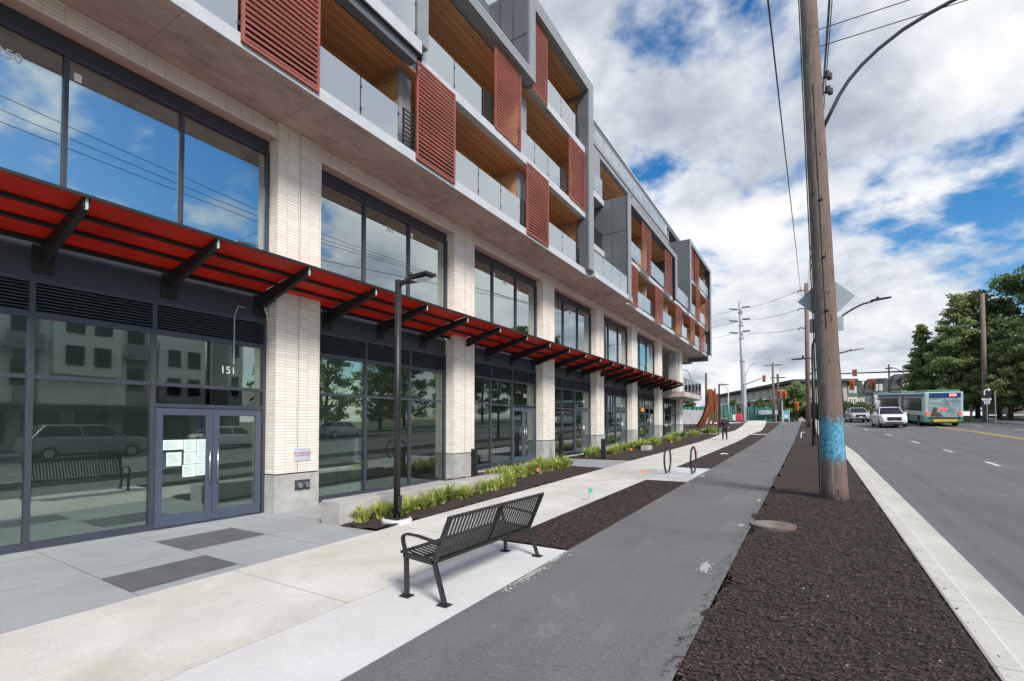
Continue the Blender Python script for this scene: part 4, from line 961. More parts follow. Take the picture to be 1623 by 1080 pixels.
# warning sign seen from behind on the near pole
ds = thing('warning_sign', 'grey diamond road sign seen from behind, fixed to the near wooden pole', 'road sign', (.4, 13.2, 4.7))
cx_, cz_ = .33, 4.77; k = .56; yS = 13.24
m = MB().prism([(cx_-k, cz_), (cx_, cz_-k), (cx_+k, cz_), (cx_, cz_+k)], 1, yS, yS+.004); m.build('sign_panel', 'galvanised', ds)
MB().box(cx_-.33, cx_+.33, yS, yS+.004, cz_-.76, cz_-.43).build('sign_plate', 'galvanised', ds, bevel=.002); MB().box(cx_-.02, cx_+.02, yS-.02, yS, cz_-.8, cz_+.5).build('strap', 'galvanised', ds)
def wpole(name, x, y, zt, r0, r1, label, mat='pole_wood_far', cross=()):
    z = G(x, y)-.2; t = thing(name, label, 'utility pole', (x, y, z)); MB().cyl((x, y, z), (x, y, zt), r0, r1, 14).build('pole_shaft', mat, t, smooth=True)
    for zc, hw in cross: MB().box(x-hw, x+hw, y-.07, y+.07, zc-.07, zc+.07).build('crossarm', mat, t)
    return t
p2 = wpole('utility_pole', -.2, 52.26, 14.9, .22, .16, 'tall grey wooden pole rising behind the near pole and the black lamp')
for z in (14.2, 12.5, 10.7): MB().tube([(-.3, 52.2, z), (-.75, 52.2, z+.1), (-.9, 52.2, z-.1)], .05, 8).build('insulator', 'black_metal', p2, smooth=True)
q = at(1226, 660, 80); wpole('utility_pole', q.x+.0, 80, at(1226, 575, 80).z, .19, .14, 'wooden pole with a plain crossarm left of the traffic signals', cross=((at(1226, 578, 80).z-.1, 1.15),))
q = at(1233.5, 655, 84); wpole('utility_pole', q.x, 84, at(1232, 593, 84).z, .2, .16, 'shorter dark wooden pole close behind the crossarm pole', 'bark', cross=((at(1232, 598, 84).z-.1, 1.),))
q = at(1119, 600, 75); wpole('utility_pole', q.x, 75, at(1119, 592, 75).z, .17, .15, 'dark slim pole behind the rusty sculpture', 'bark')
wpole('utility_pole', 13.93, 62, 14.2, .22, .16, 'bare wooden pole among the street trees on the far kerb')
q = at(1410, 640, 80); wpole('utility_pole', q.x, 80, at(1409, 578, 80).z, .12, .1, 'thin wooden pole in front of the gabled townhouses', 'bark', cross=((at(1409, 584, 80).z, .4),))
# steel transmission pole
mp = thing('transmission_pole', 'tall tapered grey steel transmission pole beyond the end of the sidewalk', 'transmission pole', (-8.93, 85, 2.4))
prof = [(2.4, .42), (5, .40), (11.9, .33), (21.45, .23)]
MB().tube([(-8.93-.5*(z-2.4)/19, 85, z) for z, r in prof], [r for z, r in prof], 12).build('shaft', 'galvanised', mp, smooth=True)
for z in (19.7, 17.6, 15.5, 11.9): MB().cyl((-8.93-.5*(z-2.4)/19, 85, z-.08), (-8.93-.5*(z-2.4)/19, 85, z+.08), float(np.interp(z, [2.4, 21.45], [.42, .23]))+.1, n=12).build('flange', 'galvanised', mp)
def wire(name, pts, r, label, sag=0., group=None):
    P = []
    for a, b in zip(pts, pts[1:]):
        a, b = Vector(a), Vector(b)
        for i in range(13):
            t = i/12
            if i == 0 and P: continue
            p = a.lerp(b, t); p.z -= sag*4*t*(1-t); P.append(p)
    tag(MB().tube(P, r, 5).build(name, 'black_metal', smooth=True), label, 'wire', group)
wA = at(1270, 470, 52.2); wB = at(1217, 0, 9)
wire('power_line', [wA, wB, wB+(wB-wA)*.6], .016, 'single black overhead wire left of the near wooden pole, running down the street')
for i, (dx, dz) in enumerate(((.42, -.0), (.50, .1), (.62, .25))):
    c = pp(11.3); a = Vector((-.2+.06*i, 52, 13.6-.35*i)); b = c+Vector((.12+dx*.5, 0, dz-.6+i*.15)); wire('power_line', [a, b, b+(b-a)*.8+Vector((0, 0, 4))], .012, 'black overhead wire in the bundle right behind the near wooden pole', .25, 'bundled wires at the near pole')
c = pp(10.9); wire('service_wire', [c, (24, 15, 11.6)], .010, 'upper thin wire crossing from the near pole over the road', .05)
c = pp(10.5); wire('service_wire', [c, (24, 14.5, 10.9)], .010, 'lower thin wire crossing from the near pole over the road', .05)
for z, zp in ((20.4, 14.25), (18.5, 12.5), (16.6, 10.75)):
    wire('transmission_line', [(-9.4, 84.8, z), (-.9, 52.2, zp)], .022, 'grey transmission wire between the steel pole and the tall wooden pole', .35, 'transmission wires from the steel pole')
    wire('transmission_line', [(-9.5, 85.2, z-.1), (-40, 95, z-.6)], .022, 'grey transmission wire running from the steel pole towards the building', .5, 'transmission wires left of the steel pole')
    for xx in (-8.5, -10.4):
        tag(MB().cyl((xx-.55, 84.6, z-.02), (xx+.55, 84.2 if xx > -9 else 85.4, z-.1), .11, n=8).build('line_insulator', 'frame_metal'), 'dark ribbed insulator beside the steel transmission pole', 'insulator', 'insulators at the steel pole')
# ------------------------------------------------------------------ rusty steel sculpture, guard rail, walls at the corner
SY = 58
sc = thing('steel_sculpture', 'rusty steel sculpture of tall curved fins flaring at the base', 'sculpture', at(1118, 676, SY))
b0 = at(1118, 676, SY)
tops = [(1124.5, 617), (1127, 617), (1129.5, 619), (1132, 622), (1121.5, 618)]
foots = [(1108, 677), (1113, 677), (1121, 677), (1129, 676), (1104, 678)]
for i, ((tx, ty), (fx, fy)) in enumerate(zip(tops, foots)):
    T = at(tx, ty, SY+i*.25); B = at(fx, fy, SY+i*.25); B.z = b0.z-.1; m = MB(); pts = []
    for k in range(13):
        t = k/12; x = T.x+(B.x-T.x)*(1-t)**2.4; pts.append(Vector((x, SY+i*.25, B.z+(T.z-B.z)*t)))
    for a, b in zip(pts, pts[1:]): m.bar(a, b, .72*(1-.35*(a.z-B.z)/(T.z-B.z)), .16, up=(1, 0, 0))
    m.build('fin', 'rust_steel', sc)
for i, ((tx, ty), (fx, fy)) in enumerate((((1133, 616), (1139, 676)), ((1137, 624), (1143, 676)))):
    T = at(tx, ty, SY+.6+i*.3); B = at(fx, fy, SY+.6+i*.3); B.z = b0.z-.1; m = MB(); pts = [Vector((T.x+(B.x-T.x)*(1-t)**1.7, SY+.6+i*.3, B.z+(T.z-B.z)*t)) for t in [k/8 for k in range(9)]]
    for a, b in zip(pts, pts[1:]): m.bar(a, b, .4, .14, up=(1, 0, 0))
    m.build('fin', 'rust_steel', sc)
gr = thing('guard_rail', 'low black metal railing at the corner before the rusty sculpture', 'railing', (-7.9, 40, .9))
m = MB(); a = at(1085, 678, 41); b = at(1140, 678, 43); m.bar(a, b, .07, .06); m.build('top_rail', 'black_metal', gr)
for t in (.16, .42, .66, .97):
    p = a.lerp(b, t); MB().box(p.x-.04, p.x+.04, p.y-.04, p.y+.04, G(p.x, p.y)-.1, p.z+.1).build('rail_post', 'black_metal', gr)
g0, g1 = at(1083, 645, 64), at(1122, 652, 66)
tag(MB().bar(Vector((g0.x-2, 64, 2.6)), Vector((g1.x, 66, 2.4)), .3, 2.4).build('concrete_retaining_wall', 'grey_wall'), 'mottled grey concrete wall behind the low black railing', 'wall')
# construction hoarding
f0, f1 = at(1076, 645, 80), at(1120, 645, 80)
def hoard(x0, x1, y, z0, z1, label, n):
    t = thing('construction_fence', label, 'fence', ((x0+x1)/2, y, z0)); m = MB(); k = 40
    for i in range(k+1):
        x = x0+(x1-x0)*i/k; m.v += [(x, y+.06*math.sin(i*1.9), z0), (x, y+.06*math.sin(i*1.9+.8), z1)]
    for i in range(k): m.f.append((2*i, 2*i+2, 2*i+3, 2*i+1)); m.m.append(0)
    m.build('green_screen', 'fence_green', t, fix=False)
    for i in range(n+1): x = x0+(x1-x0)*i/n; MB().cyl((x, y-.1, z0-.3), (x, y-.1, z1+.15), .05, n=8).build('fence_post', 'galvanised', t)
hoard(-17.5, -9.6, 80, 2.3, 4.6, 'green screened construction fence left of the steel transmission pole', 4)
hoard(-8.4, -4.4, 82, 2.2, 4.45, 'green screened construction fence right of the steel transmission pole', 3)
q = at(1213, 655, 81); tag(MB().box(q.x-.9, q.x+1.6, 81.5, 81.56, 3.3, 3.95).build('fence_banner', 'sign_plate'), 'white banner hung on the green construction fence', 'banner')
# corner clutter
q = at(1171, 661, 68); q2 = at(1176, 655, 68)
t = thing('barrier', 'red traffic barrier at the far end of the sidewalk', 'barrier', (q.x, 68, q.z)); MB().prism([(q.x-.32, q.z-.5), (q.x+.42, q.z-.5), (q.x+.36, q.z+.42), (q.x-.26, q.z+.42)], 1, 67.7, 68.3).build('barrier_body', 'barrier_red', t, bevel=.05); MB().box(q.x-.7, q.x-.34, 67.7, 68.2, q.z-.45, q.z+.3).build('white_panel', 'white_paint', t)
q = at(1246, 662, 68); t = thing('sandwich_board', 'blue and white sign board at the corner by the traffic signal', 'sign board', (q.x, 68, q.z)); MB().box(q.x-.3, q.x+.3, 68, 68.05, 2.45, 3.5).build('board', 'sign_blue', t); MB().box(q.x-.36, q.x-.3, 67.98, 68.07, 1.9, 3.6).box(q.x+.3, q.x+.36, 67.98, 68.07, 1.9, 3.6).box(q.x-.2, q.x+.2, 67.99, 68, 2.6, 3.0).build('board_frame', 'white_paint', t)
# ------------------------------------------------------------------ traffic signals
def signal(parent, x, y, z, h=1.05, w=.42):
    m = MB().box(x-w/2, x+w/2, y-.02, y+.0, z-h/2, z+h/2); hd = m.build('signal_head', 'orange_plastic', parent, bevel=.02)
    m = MB().box(x-w*.3, x+w*.3, y-.2, y-.02, z-h*.42, z+h*.42); m.build('signal_case', 'rust_steel', hd)
    for k, mt in ((1, 'tail_lens'), (0, 'bus_yellow'), (-1, 'bus_green')): MB().cyl((x, y-.24, z+k*h*.27), (x, y-.2, z+k*h*.27), w*.22, n=12).build('signal_lens', 'black_metal' if k != 1 else 'tail_lens', hd)
YT = 72
q = at(1240, 668, YT); tp = thing('traffic_signal', 'orange traffic signal pair on a short post beside the blue sign board', 'traffic signal', (q.x, YT, 2.0))
MB().cyl((q.x, YT, 2), (q.x, YT, 6.4), .09, n=10).build('post', 'galvanised', tp)
signal(tp, q.x-.3, YT-.15, 5.75); signal(tp, q.x+.3, YT-.15, 5.7)
q = at(1263, 668, YT); tp = thing('traffic_signal', 'orange-framed signal low on a black post before the dark hedge', 'traffic signal', (q.x, YT, 2.0)); MB().cyl((q.x, YT, 2), (q.x, YT, 4.6), .07, n=10).build('post', 'black_metal', tp); signal(tp, q.x, YT-.1, 4.15, 1.15, .46)
mx = 12.2; t = thing('signal_gantry', 'long dark mast arm across the road carrying two orange signals in front of the townhouses', 'traffic signal', (mx, 70, 2.3))
MB().cyl((mx, 70, 2.2), (mx, 70, 8.1), .16, .13, 12).build('post', 'black_metal', t, smooth=True); MB().tube([(mx, 70, 7.8), (2.2, 70, 7.9)], [.11, .06], 10).build('mast_arm', 'black_metal', t, smooth=True)
MB().tube([(mx, 70, 6.85), (4.0, 70, 6.9)], .045, 8).build('span_wire', 'black_metal', t)
signal(t, 4.2, 69.9, 6.5, 1.2, .5); signal(t, 6.2, 69.9, 6.42, 1.2, .5); MB().box(4.25, 4.7, 69.85, 69.95, 7.5, 8.3).build('signal_back', 'rust_steel', t)
q = at(1187, 600, 76); t = thing('signal_mast', 'grey mast arm with hanging signals beside the steel transmission pole', 'traffic signal', (at(1183, 650, 76).x, 76, 2.4)); p0 = at(1183, 609, 76); p1 = at(1207, 600, 76)
MB().tube([(p0.x-.3, 76, p0.z-.1), p1], [.1, .07], 8).build('mast_arm', 'galvanised', t); MB().cyl((p0.x-.3, 76, 2.2), (p0.x-.3, 76, p0.z+.1), .13, n=10).build('post', 'galvanised', t)
MB().box(p1.x+.1, p1.x+.5, 75.9, 76.1, p1.z-.5, p1.z+.4).build('signal_head', 'rust_steel', t)
def farlamp(px0, pyb, pxt, pyt, pxe, pye, Y, label, mat='galvanised'):
    b = at(px0, pyb, Y); tp = at(pxt, pyt, Y); e_ = at(pxe, pye, Y); t = thing('street_lamp', label, 'street lamp', (b.x, Y, G(b.x, Y)))
    MB().tube([(b.x, Y, G(b.x, Y)-.2), (tp.x, Y, tp.z)], [.09, .07], 10).build('post', mat, t, smooth=True)
    P = [(tp.x+(e_.x-tp.x)*k/6, Y, tp.z+(e_.z-tp.z)*math.sin(k/6*math.pi/2)) for k in range(7)]
    MB().tube(P, .05, 8).build('arm', mat, t, smooth=True); sg_ = 1 if e_.x > tp.x else -1
    m = MB(); led_head(m, (e_.x-.1*sg_, Y, e_.z), (sg_, 0, 0), .7, .3); m.build('lamp_head', mat, t)
farlamp(1155, 655, 1154.5, 620, 1146, 609, 75, 'pale curved lamp post right of the rusty sculpture')
farlamp(1182, 640, 1182, 595, 1194, 577, 88, 'curved lamp arm close behind the steel transmission pole')
farlamp(1099, 652, 1097, 605, 1087, 587, 78, 'dark curved lamp post behind the glass terrace railing', 'black_metal')
farlamp(1441.8, 625, 1441, 600, 1414, 583.5, 80, 'curved lamp arm in front of the townhouse gables', 'frame_metal')
farlamp(1338, 620, 1329, 560, 1362, 554, 80, 'thin curved lamp arm showing right of the near wooden pole', 'frame_metal')
# ------------------------------------------------------------------ person walking
def skin_obj(name, verts, edges, radii, mat, parent, sub=2, root=0):
    me = bpy.data.meshes.new(name); me.from_pydata(verts, edges, []); o = bpy.data.objects.new(name, me); COL.objects.link(o)
    o.modifiers.new('s', 'SKIN'); s = o.modifiers.new('d', 'SUBSURF'); s.levels = sub; s.render_levels = sub
    for v, r in zip(me.skin_vertices[0].data, radii): v.radius = r if isinstance(r, tuple) else (r, r)
    me.skin_vertices[0].data[root].use_root = True
    bpy.context.view_layer.update(); m2 = bpy.data.meshes.new_from_object(o.evaluated_get(bpy.context.evaluated_depsgraph_get())); bpy.data.objects.remove(o)
    m2.materials.clear(); m2.materials.append(MATS[mat]); m2.polygons.foreach_set('use_smooth', [True]*len(m2.polygons)); m2.name = name
    o = bpy.data.objects.new(name, m2); COL.objects.link(o); o.parent = parent; return o
P0 = Vector((-5.14, 36.78, G(-5.14, 36.78)+.004)); pr = thing('person', 'person in a dark hooded top and dark trousers walking down the sidewalk towards the camera', 'person', P0)
pr.rotation_euler = (0, 0, 0); k = .965
V = {'pel': (0, 0, .93), 'wai': (0, .01, 1.08), 'che': (0, .0, 1.30), 'nec': (0, -.01, 1.47), 'hd0': (0, -.03, 1.55), 'hd1': (0, -.04, 1.66), 'hd2': (0, -.03, 1.73),
     'shl': (-.17, 0, 1.40), 'ell': (-.25, .06, 1.13), 'wrl': (-.24, -.08, .93), 'hal': (-.24, -.13, .86), 'shr': (.17, 0, 1.40), 'elr': (.25, .03, 1.13), 'wrr': (.25, -.14, .95), 'har': (.25, -.19, .89),
     'hil': (-.09, 0, .88), 'knl': (-.11, -.14, .49), 'anl': (-.11, -.16, .09), 'tol': (-.12, -.32, .04), 'hir': (.09, 0, .88), 'knr': (.10, .02, .48), 'anr': (.10, .22, .13), 'tor': (.10, .08, .035)}
RAD = {'pel': (.15, .11), 'wai': (.135, .10), 'che': (.165, .115), 'nec': .055, 'hd0': (.07, .08), 'hd1': (.08, .1), 'hd2': (.06, .075), 'shl': .075, 'ell': .045, 'wrl': .032, 'hal': .03, 'shr': .075, 'elr': .045, 'wrr': .032, 'har': .03,
       'hil': .085, 'knl': .06, 'anl': .042, 'tol': .035, 'hir': .085, 'knr': .06, 'anr': .042, 'tor': .035}
ED = [('pel', 'wai'), ('wai', 'che'), ('che', 'nec'), ('nec', 'hd0'), ('hd0', 'hd1'), ('hd1', 'hd2'), ('che', 'shl'), ('shl', 'ell'), ('ell', 'wrl'), ('wrl', 'hal'), ('che', 'shr'), ('shr', 'elr'), ('elr', 'wrr'), ('wrr', 'har'),
      ('pel', 'hil'), ('hil', 'knl'), ('knl', 'anl'), ('anl', 'tol'), ('pel', 'hir'), ('hir', 'knr'), ('knr', 'anr'), ('anr', 'tor')]
def sub_sk(name, keys, grow, mat, parent, root):
    ks = [q for q in V if q in keys]; ix = {q: i for i, q in enumerate(ks)}; es = [(ix[a], ix[b]) for a, b in ED if a in ix and b in ix]
    rad = [tuple(x*grow*k for x in (RAD[q] if isinstance(RAD[q], tuple) else (RAD[q], RAD[q]))) for q in ks]
    return skin_obj(name, [tuple(c*k for c in V[q]) for q in ks], es, rad, mat, parent, 2, ix[root])
body = sub_sk('body', list(V), 1., 'skin', pr, 'pel')
sub_sk('hooded_top', ['pel', 'wai', 'che', 'shl', 'ell', 'wrl', 'shr', 'elr', 'wrr'], 1.28, 'navy_cloth', pr, 'pel')
sub_sk('trousers', ['pel', 'hil', 'knl', 'anl', 'hir', 'knr', 'anr'], 1.22, 'jeans', pr, 'pel')
for a, b in (('anl', 'tol'), ('anr', 'tor')): sub_sk('shoe', [a, b], 1.35, 'black_metal', pr, a)
m = MB(); m.tube([(0, -.02*k, 1.66*k), (0, -.02*k, 1.71*k), (0, -.025*k, 1.76*k), (0, -.025*k, 1.785*k)], [.105, .103, .075, .02], 14); m.build('hair', 'hair', pr, smooth=True, world=False)
for hx, hy, hz, sg_ in ((-.24, -.13, .86, -1), (.25, -.19, .89, 1)):       # fingers and thumb of each hand
    m = MB()
    for q in range(4):
        x = hx*k+(q-1.5)*.004; y = hy*k+(q-1.5)*.019; ln = (.062, .072, .068, .052)[q]; m.tube([(x, y, hz*k-.02), (x-.004*sg_, y-.004, hz*k-.02-ln*.55), (x-.02*sg_, y-.004, hz*k-.02-ln)], [.009, .0085, .006], 6)
    m.tube([(hx*k, hy*k-.025, hz*k+.01), (hx*k-.02*sg_, hy*k-.05, hz*k-.02), (hx*k-.022*sg_, hy*k-.055, hz*k-.045)], [.011, .009, .007], 6); m.build('fingers', 'skin', pr, smooth=True, world=False)
MB().box(-.07, .07, -.175, -.155, 1.22, 1.30).build('chest_print', 'logo_red', pr, world=False)
for sx in (-.03, .03): MB().cyl((sx*k, -.135*k, 1.655*k), (sx*k, -.145*k, 1.655*k), .009, n=8).build('eye', 'black_metal', pr, world=False)
# ------------------------------------------------------------------ cars
def car(loc, rz, label, paint, L_=4.6, W_=1.84, H=1.66, suv=True, group=None, tall=0):
    """front towards local -y"""
    t = thing('car', label, 'car', loc, rz=rz); hw = W_/2; h = H
    # stations: y, z low, z belt, halfwidth factor
    st = [(-L_/2, .42, .72, .78), (-L_/2+.08, .30, .92 if suv else .82, .90), (-L_/2+.35, .22, 1.02 if suv else .92, .98), (-L_/2+1.25, .2, 1.08 if suv else 1.02, 1.), (-.3, .2, 1.09, 1.), (L_/2-1.2, .2, 1.12, 1.), (L_/2-.35, .25, 1.12, .98), (L_/2-.06, .34, 1.02, .92), (L_/2, .45, .9, .85)]
    m = MB(); nr = 10
    for y, z0, z1, f in st:
        w_ = hw*f; zm = (z0+z1)/2
        ring = [(w_*.80, z0), (w_*.97, z0+.08), (w_*1.0, zm), (w_*.985, z1-.12), (w_*.90, z1-.01), (-w_*.90, z1-.01), (-w_*.985, z1-.12), (-w_*1., zm), (-w_*.97, z0+.08), (-w_*.8, z0)]
        m.v += [(x, y, z*h/1.66) for x, z in ring]
    for i in range(len(st)-1):
        for q in range(nr): m.f.append((i*nr+q, i*nr+(q+1) % nr, (i+1)*nr+(q+1) % nr, (i+1)*nr+q)); m.m.append(0)
    m.f += [tuple(range(nr)), tuple((len(st)-1)*nr+q for q in reversed(range(nr)))]; m.m += [0, 0]
    b = m.build('body', paint, t, smooth=False, world=False, bevel=.03)
    zb_ = 1.07*h/1.66; y0, y1, y2, y3 = -L_/2+1.1, -L_/2+1.85, L_/2-.75 if suv else L_/2-1.2, L_/2-.25 if suv else L_/2-.45
    wb, wr = hw*.90, hw*.70; zr = h-.05
    MB().hexa([(-wb, y0, zb_), (wb, y0, zb_), (wb, y3, zb_), (-wb, y3, zb_)], [(-wr, y1, zr), (wr, y1, zr), (wr, y2, zr), (-wr, y2, zr)]).build('window_glass', 'far_glass', t, world=False)
    m = MB().hexa([(-wr-.02, y1-.04, zr-.02), (wr+.02, y1-.04, zr-.02), (wr+.02, y2+.04, zr-.02), (-wr-.02, y2+.04, zr-.02)], [(-wr*.86, y1+.2, h), (wr*.86, y1+.2, h), (wr*.86, y2-.15, h), (-wr*.86, y2-.15, h)])
    for sx in (-1, 1):
        for ya, yb in ((y0, y1), (y3, y2), ((y0+y3)/2-.1, (y1+y2)/2-.1)): m.bar((sx*wb, ya, zb_-.02), (sx*wr, yb, zr), .075, .05, up=(1, 0, 0))
    m.build('roof', paint, t, world=False, bevel=.02)
    for sx in (-1, 1):
        for y in (-L_/2+.85, L_/2-.85):
            o = MB().cyl((sx*(hw-.2), y, .335), (sx*(hw+.005), y, .335), .335, n=22).build('wheel', 'rubber', t, world=False); MB().cyl((sx*(hw+.0), y, .335), (sx*(hw+.014), y, .335), .21, n=16).build('rim', 'galvanised', o, world=False)
        MB().hexa([(sx*hw*.86, -L_/2+.05, .70*h/1.66), (sx*hw*.48, -L_/2-.012, .72*h/1.66), (sx*hw*.46, -L_/2+.1, .72*h/1.66), (sx*hw*.93, -L_/2+.3, .72*h/1.66)], [(sx*hw*.88, -L_/2+.07, .84*h/1.66), (sx*hw*.50, -L_/2+.02, .81*h/1.66), (sx*hw*.5, -L_/2+.15, .83*h/1.66), (sx*hw*.95, -L_/2+.32, .87*h/1.66)]).build('headlight', 'lamp_lens', t, world=False)
        MB().box(sx*hw*.70-.12, sx*hw*.70+.12, L_/2-.04, L_/2+.012, .8*h/1.66, .98*h/1.66).build('tail_light', 'tail_lens', t, world=False)
        MB().box(sx*(hw+.09)-.09, sx*(hw+.09)+.09, y0+.42, y0+.55, zb_-.02, zb_+.14).build('wing_mirror', paint, t, world=False, bevel=.03)
    MB().box(-hw*.5, hw*.5, -L_/2-.012, -L_/2+.06, .50*h/1.66, .80*h/1.66).box(-hw*.96, hw*.96, -L_/2+.3, L_/2-.3, .185, .30).box(-hw*.62, hw*.62, -L_/2+.02, -L_/2+.1, .30*h/1.66, .40*h/1.66).build('grille', 'rubber', t, world=False)
    MB().box(-.16, .16, -L_/2-.02, -L_/2-.012, .46, .54).build('licence_plate', 'plate', t, world=False)
    return t
def roadz(x, y): return G(3, y)-.11
car((5.75, 53.3, roadz(5, 53.3)), R(4), 'white sport utility car coming towards the camera beside the bus', 'paint_white', 4.6, 1.9, 1.72)
car((4.15, 63, roadz(4, 63)), R(6), 'smaller silver hatchback following behind the white car', 'paint_silver', 4.0, 1.72, 1.5)
car((12.9, 10.2, roadz(12, 10.2)), R(180), 'grey minivan driving away in the far lane, mirrored in the nearest shop window', 'paint_grey', 5.1, 2.0, 1.78)
car((13.0, 17.8, roadz(13, 17.8)), R(180), 'white saloon mirrored in the glass of the nearest entrance door', 'paint_white', 4.6, 1.8, 1.45, False)
car((16.9, 30, roadz(13, 30)), R(180), 'silver car mirrored in the farther shop windows', 'paint_silver', 4.5, 1.8, 1.5, False)
# ------------------------------------------------------------------ articulated bus
bs = thing('articulated_bus', 'green, white and blue articulated bus driving away up the hill', 'bus', (9.5, 53.8, roadz(9, 53.8)))
bzr = roadz(9, 53.8)
def section(p0, p1, zoff, rear, name):
    """box section from p0 (rear centre) to p1 (front centre)"""
    p0, p1 = Vector(p0), Vector(p1); d = p1-p0; ln = d.length; e_ = bpy.data.objects.new('tmp', None)
    th = math.atan2(-(p1.x-p0.x), p1.y-p0.y); sl_ = math.atan2(p1.z-p0.z, math.hypot(d.x, d.y)); Mx = Matrix.Translation(p0)@Matrix.Rotation(th, 4, 'Z')@Matrix.Rotation(sl_, 4, 'X')
    bpy.data.objects.remove(e_)
    def bd(m, nm, mat, par=None, bevel=0):
        m.v = [tuple(Mx@Vector(v)) for v in m.v]; return m.build(nm, mat, par or bs, bevel=bevel)
    b = bd(MB().box(-1.27, 1.27, 0, ln, .36, 2.92), 'body', 'bus_white', bevel=.10)
    bd(MB().box(-1.285, 1.285, .12, ln-.05, 2.50, 2.78), 'blue_band', 'bus_blue', b); bd(MB().box(-1.28, 1.28, .15, ln-.1, .34, .95), 'skirt', 'bus_green', b)
    bd(MB().box(-1.29, 1.29, .8, ln-.3, 1.3, 2.42), 'side_window', 'far_glass', b)
    bd(MB().box(-1.1, 1.1, .2, ln*.55, 2.9, 3.10), 'roof_pod', 'bus_green', b, .06); bd(MB().box(-.9, .9, ln*.6, ln*.9, 2.9, 3.05), 'roof_pod', 'bus_white', b, .05)
    for y in (1.7, ln-1.6):
        for sx in (-1, 1): bd(MB().cyl((sx*1.0, y, .48), (sx*1.3, y, .48), .48, n=22), 'wheel', 'rubber')
    if rear:
        bd(MB().box(-.92, 1.1, -.03, .05, 2.44, 2.84), 'destination_panel', 'bus_blue', b); t = bd(MB().box(.36, .82, -.045, -.03, 2.55, 2.75), 'route_display', 'lit_led', b)
        bd(MB().box(-.95, 1.08, -.02, .05, .80, 2.40), 'rear_advert', 'bus_advert', b)
        m = MB(); m.prism([(-.9, .85), (-.05, .85), (-.2, 1.1), (-.45, 1.25), (-.42, 1.55), (-.55, 1.7), (-.7, 1.5), (-.78, 1.2)], 1, -.03, -.02); bd(m, 'advert_figure', 'ad_brown', b)
        bd(MB().box(-.3, .25, -.04, -.02, 1.42, 1.52), 'brake_light', 'lit_red', b)
        for sx in (-1, 1):
            for z in (1.0, 1.2): bd(MB().cyl((sx*1.06, -.06, z), (sx*1.06, 0, z), .09, n=12), 'tail_light', 'lit_red', b)
        bd(MB().box(-1.24, 1.24, -.012, .05, .37, .82), 'lower_panel', 'bus_green', b); bd(MB().box(-.7, .85, -.1, .02, .42, .62), 'warning_strip', 'bus_yellow', b); bd(MB().box(-1.25, 1.25, -.08, .02, .30, .42), 'bumper', 'bus_dark', b); bd(MB().box(-1.0, 1.1, -.025, .02, .66, .8), 'engine_grille', 'bus_dark', b)
        bd(MB().box(1.27, 1.45, .3, .36, 2.2, 2.6), 'mirror', 'bus_dark', b)
section((9.5, 53.8, bzr), (9.05, 61.0, roadz(9, 61)), 0, True, 'a'); section((8.95, 62.1, roadz(9, 62)), (8.0, 71.5, roadz(9, 71.5)), 0, False, 'b')
MB().hexa([(7.85, 60.9, roadz(9, 61)+.5), (10.2, 60.9, roadz(9, 61)+.5), (10.05, 62.3, roadz(9, 62)+.5), (7.7, 62.3, roadz(9, 62)+.5)], [(7.85, 60.9, roadz(9, 61)+2.85), (10.2, 60.9, roadz(9, 61)+2.85), (10.05, 62.3, roadz(9, 62)+2.85), (7.7, 62.3, roadz(9, 62)+2.85)]).build('bellows', 'bus_dark', bs)
# ------------------------------------------------------------------ street signs at the right
def post_sign(x, y, h, label, panels):
    z = G(20, y); t = thing('street_sign', label, 'street sign', (x, y, z)); MB().box(x-.035, x+.035, y-.035, y+.035, z-.2, z+h).build('post', 'galvanised', t)
    for a, c, z0, z1, mt in panels: MB().box(x+a, x+c, y-.06, y-.045, z+z0, z+z1).build('panel', mt, t)
    return t
t = post_sign(13.6, 60, 3.0, 'sign post with black turn arrow panel before the bare wooden pole', [(-.36, .3, 2.15, 3.05, 'rubber'), (-.36, .3, 1.95, 2.14, 'plate'), (-.2, .2, 1.6, 1.93, 'plate')])
m = MB().tube([(13.42, 59.93, 4.5), (13.42, 59.93, 4.85), (13.5, 59.93, 4.98), (13.7, 59.93, 4.98)], .05, 6).prism([(13.68, 4.83), (13.88, 4.98), (13.68, 5.12)], 1, 59.925, 59.935); m.build('arrow', 'white_paint', t)
post_sign(14.06, 59.6, 2.75, 'bare grey sign post right of the turn arrow sign', [(-.05, .05, 2.6, 2.75, 'galvanised')])
q = at(1391.5, 640, 66); post_sign(q.x, 66, 2.2, 'small white sign on a post left of the white car', [(-.2, .2, 1.2, 2.1, 'plate')])
# white fence and hedge on the far side
wf = thing('garden_fence', 'low white rail fence under the street trees', 'fence', (12, 68, 2.4)); m = MB()
for i in range(4): x = 12.2+i*1.0; MB().box(x-.08, x+.08, 67.9, 68.1, 2.2, 3.9).build('fence_post', 'white_paint', wf)
MB().box(12.2, 15.2, 67.97, 68.03, 3.2, 3.35).bar((12.3, 68, 2.6), (13.1, 68, 3.5), .05, .1).build('fence_rail', 'white_paint', wf)
tag(MB().box(16.2, 24, 72, 72.4, 2.9, 3.95).build('garden_wall', 'stucco_grey'), 'pale low wall behind the sign posts under the trees', 'wall')
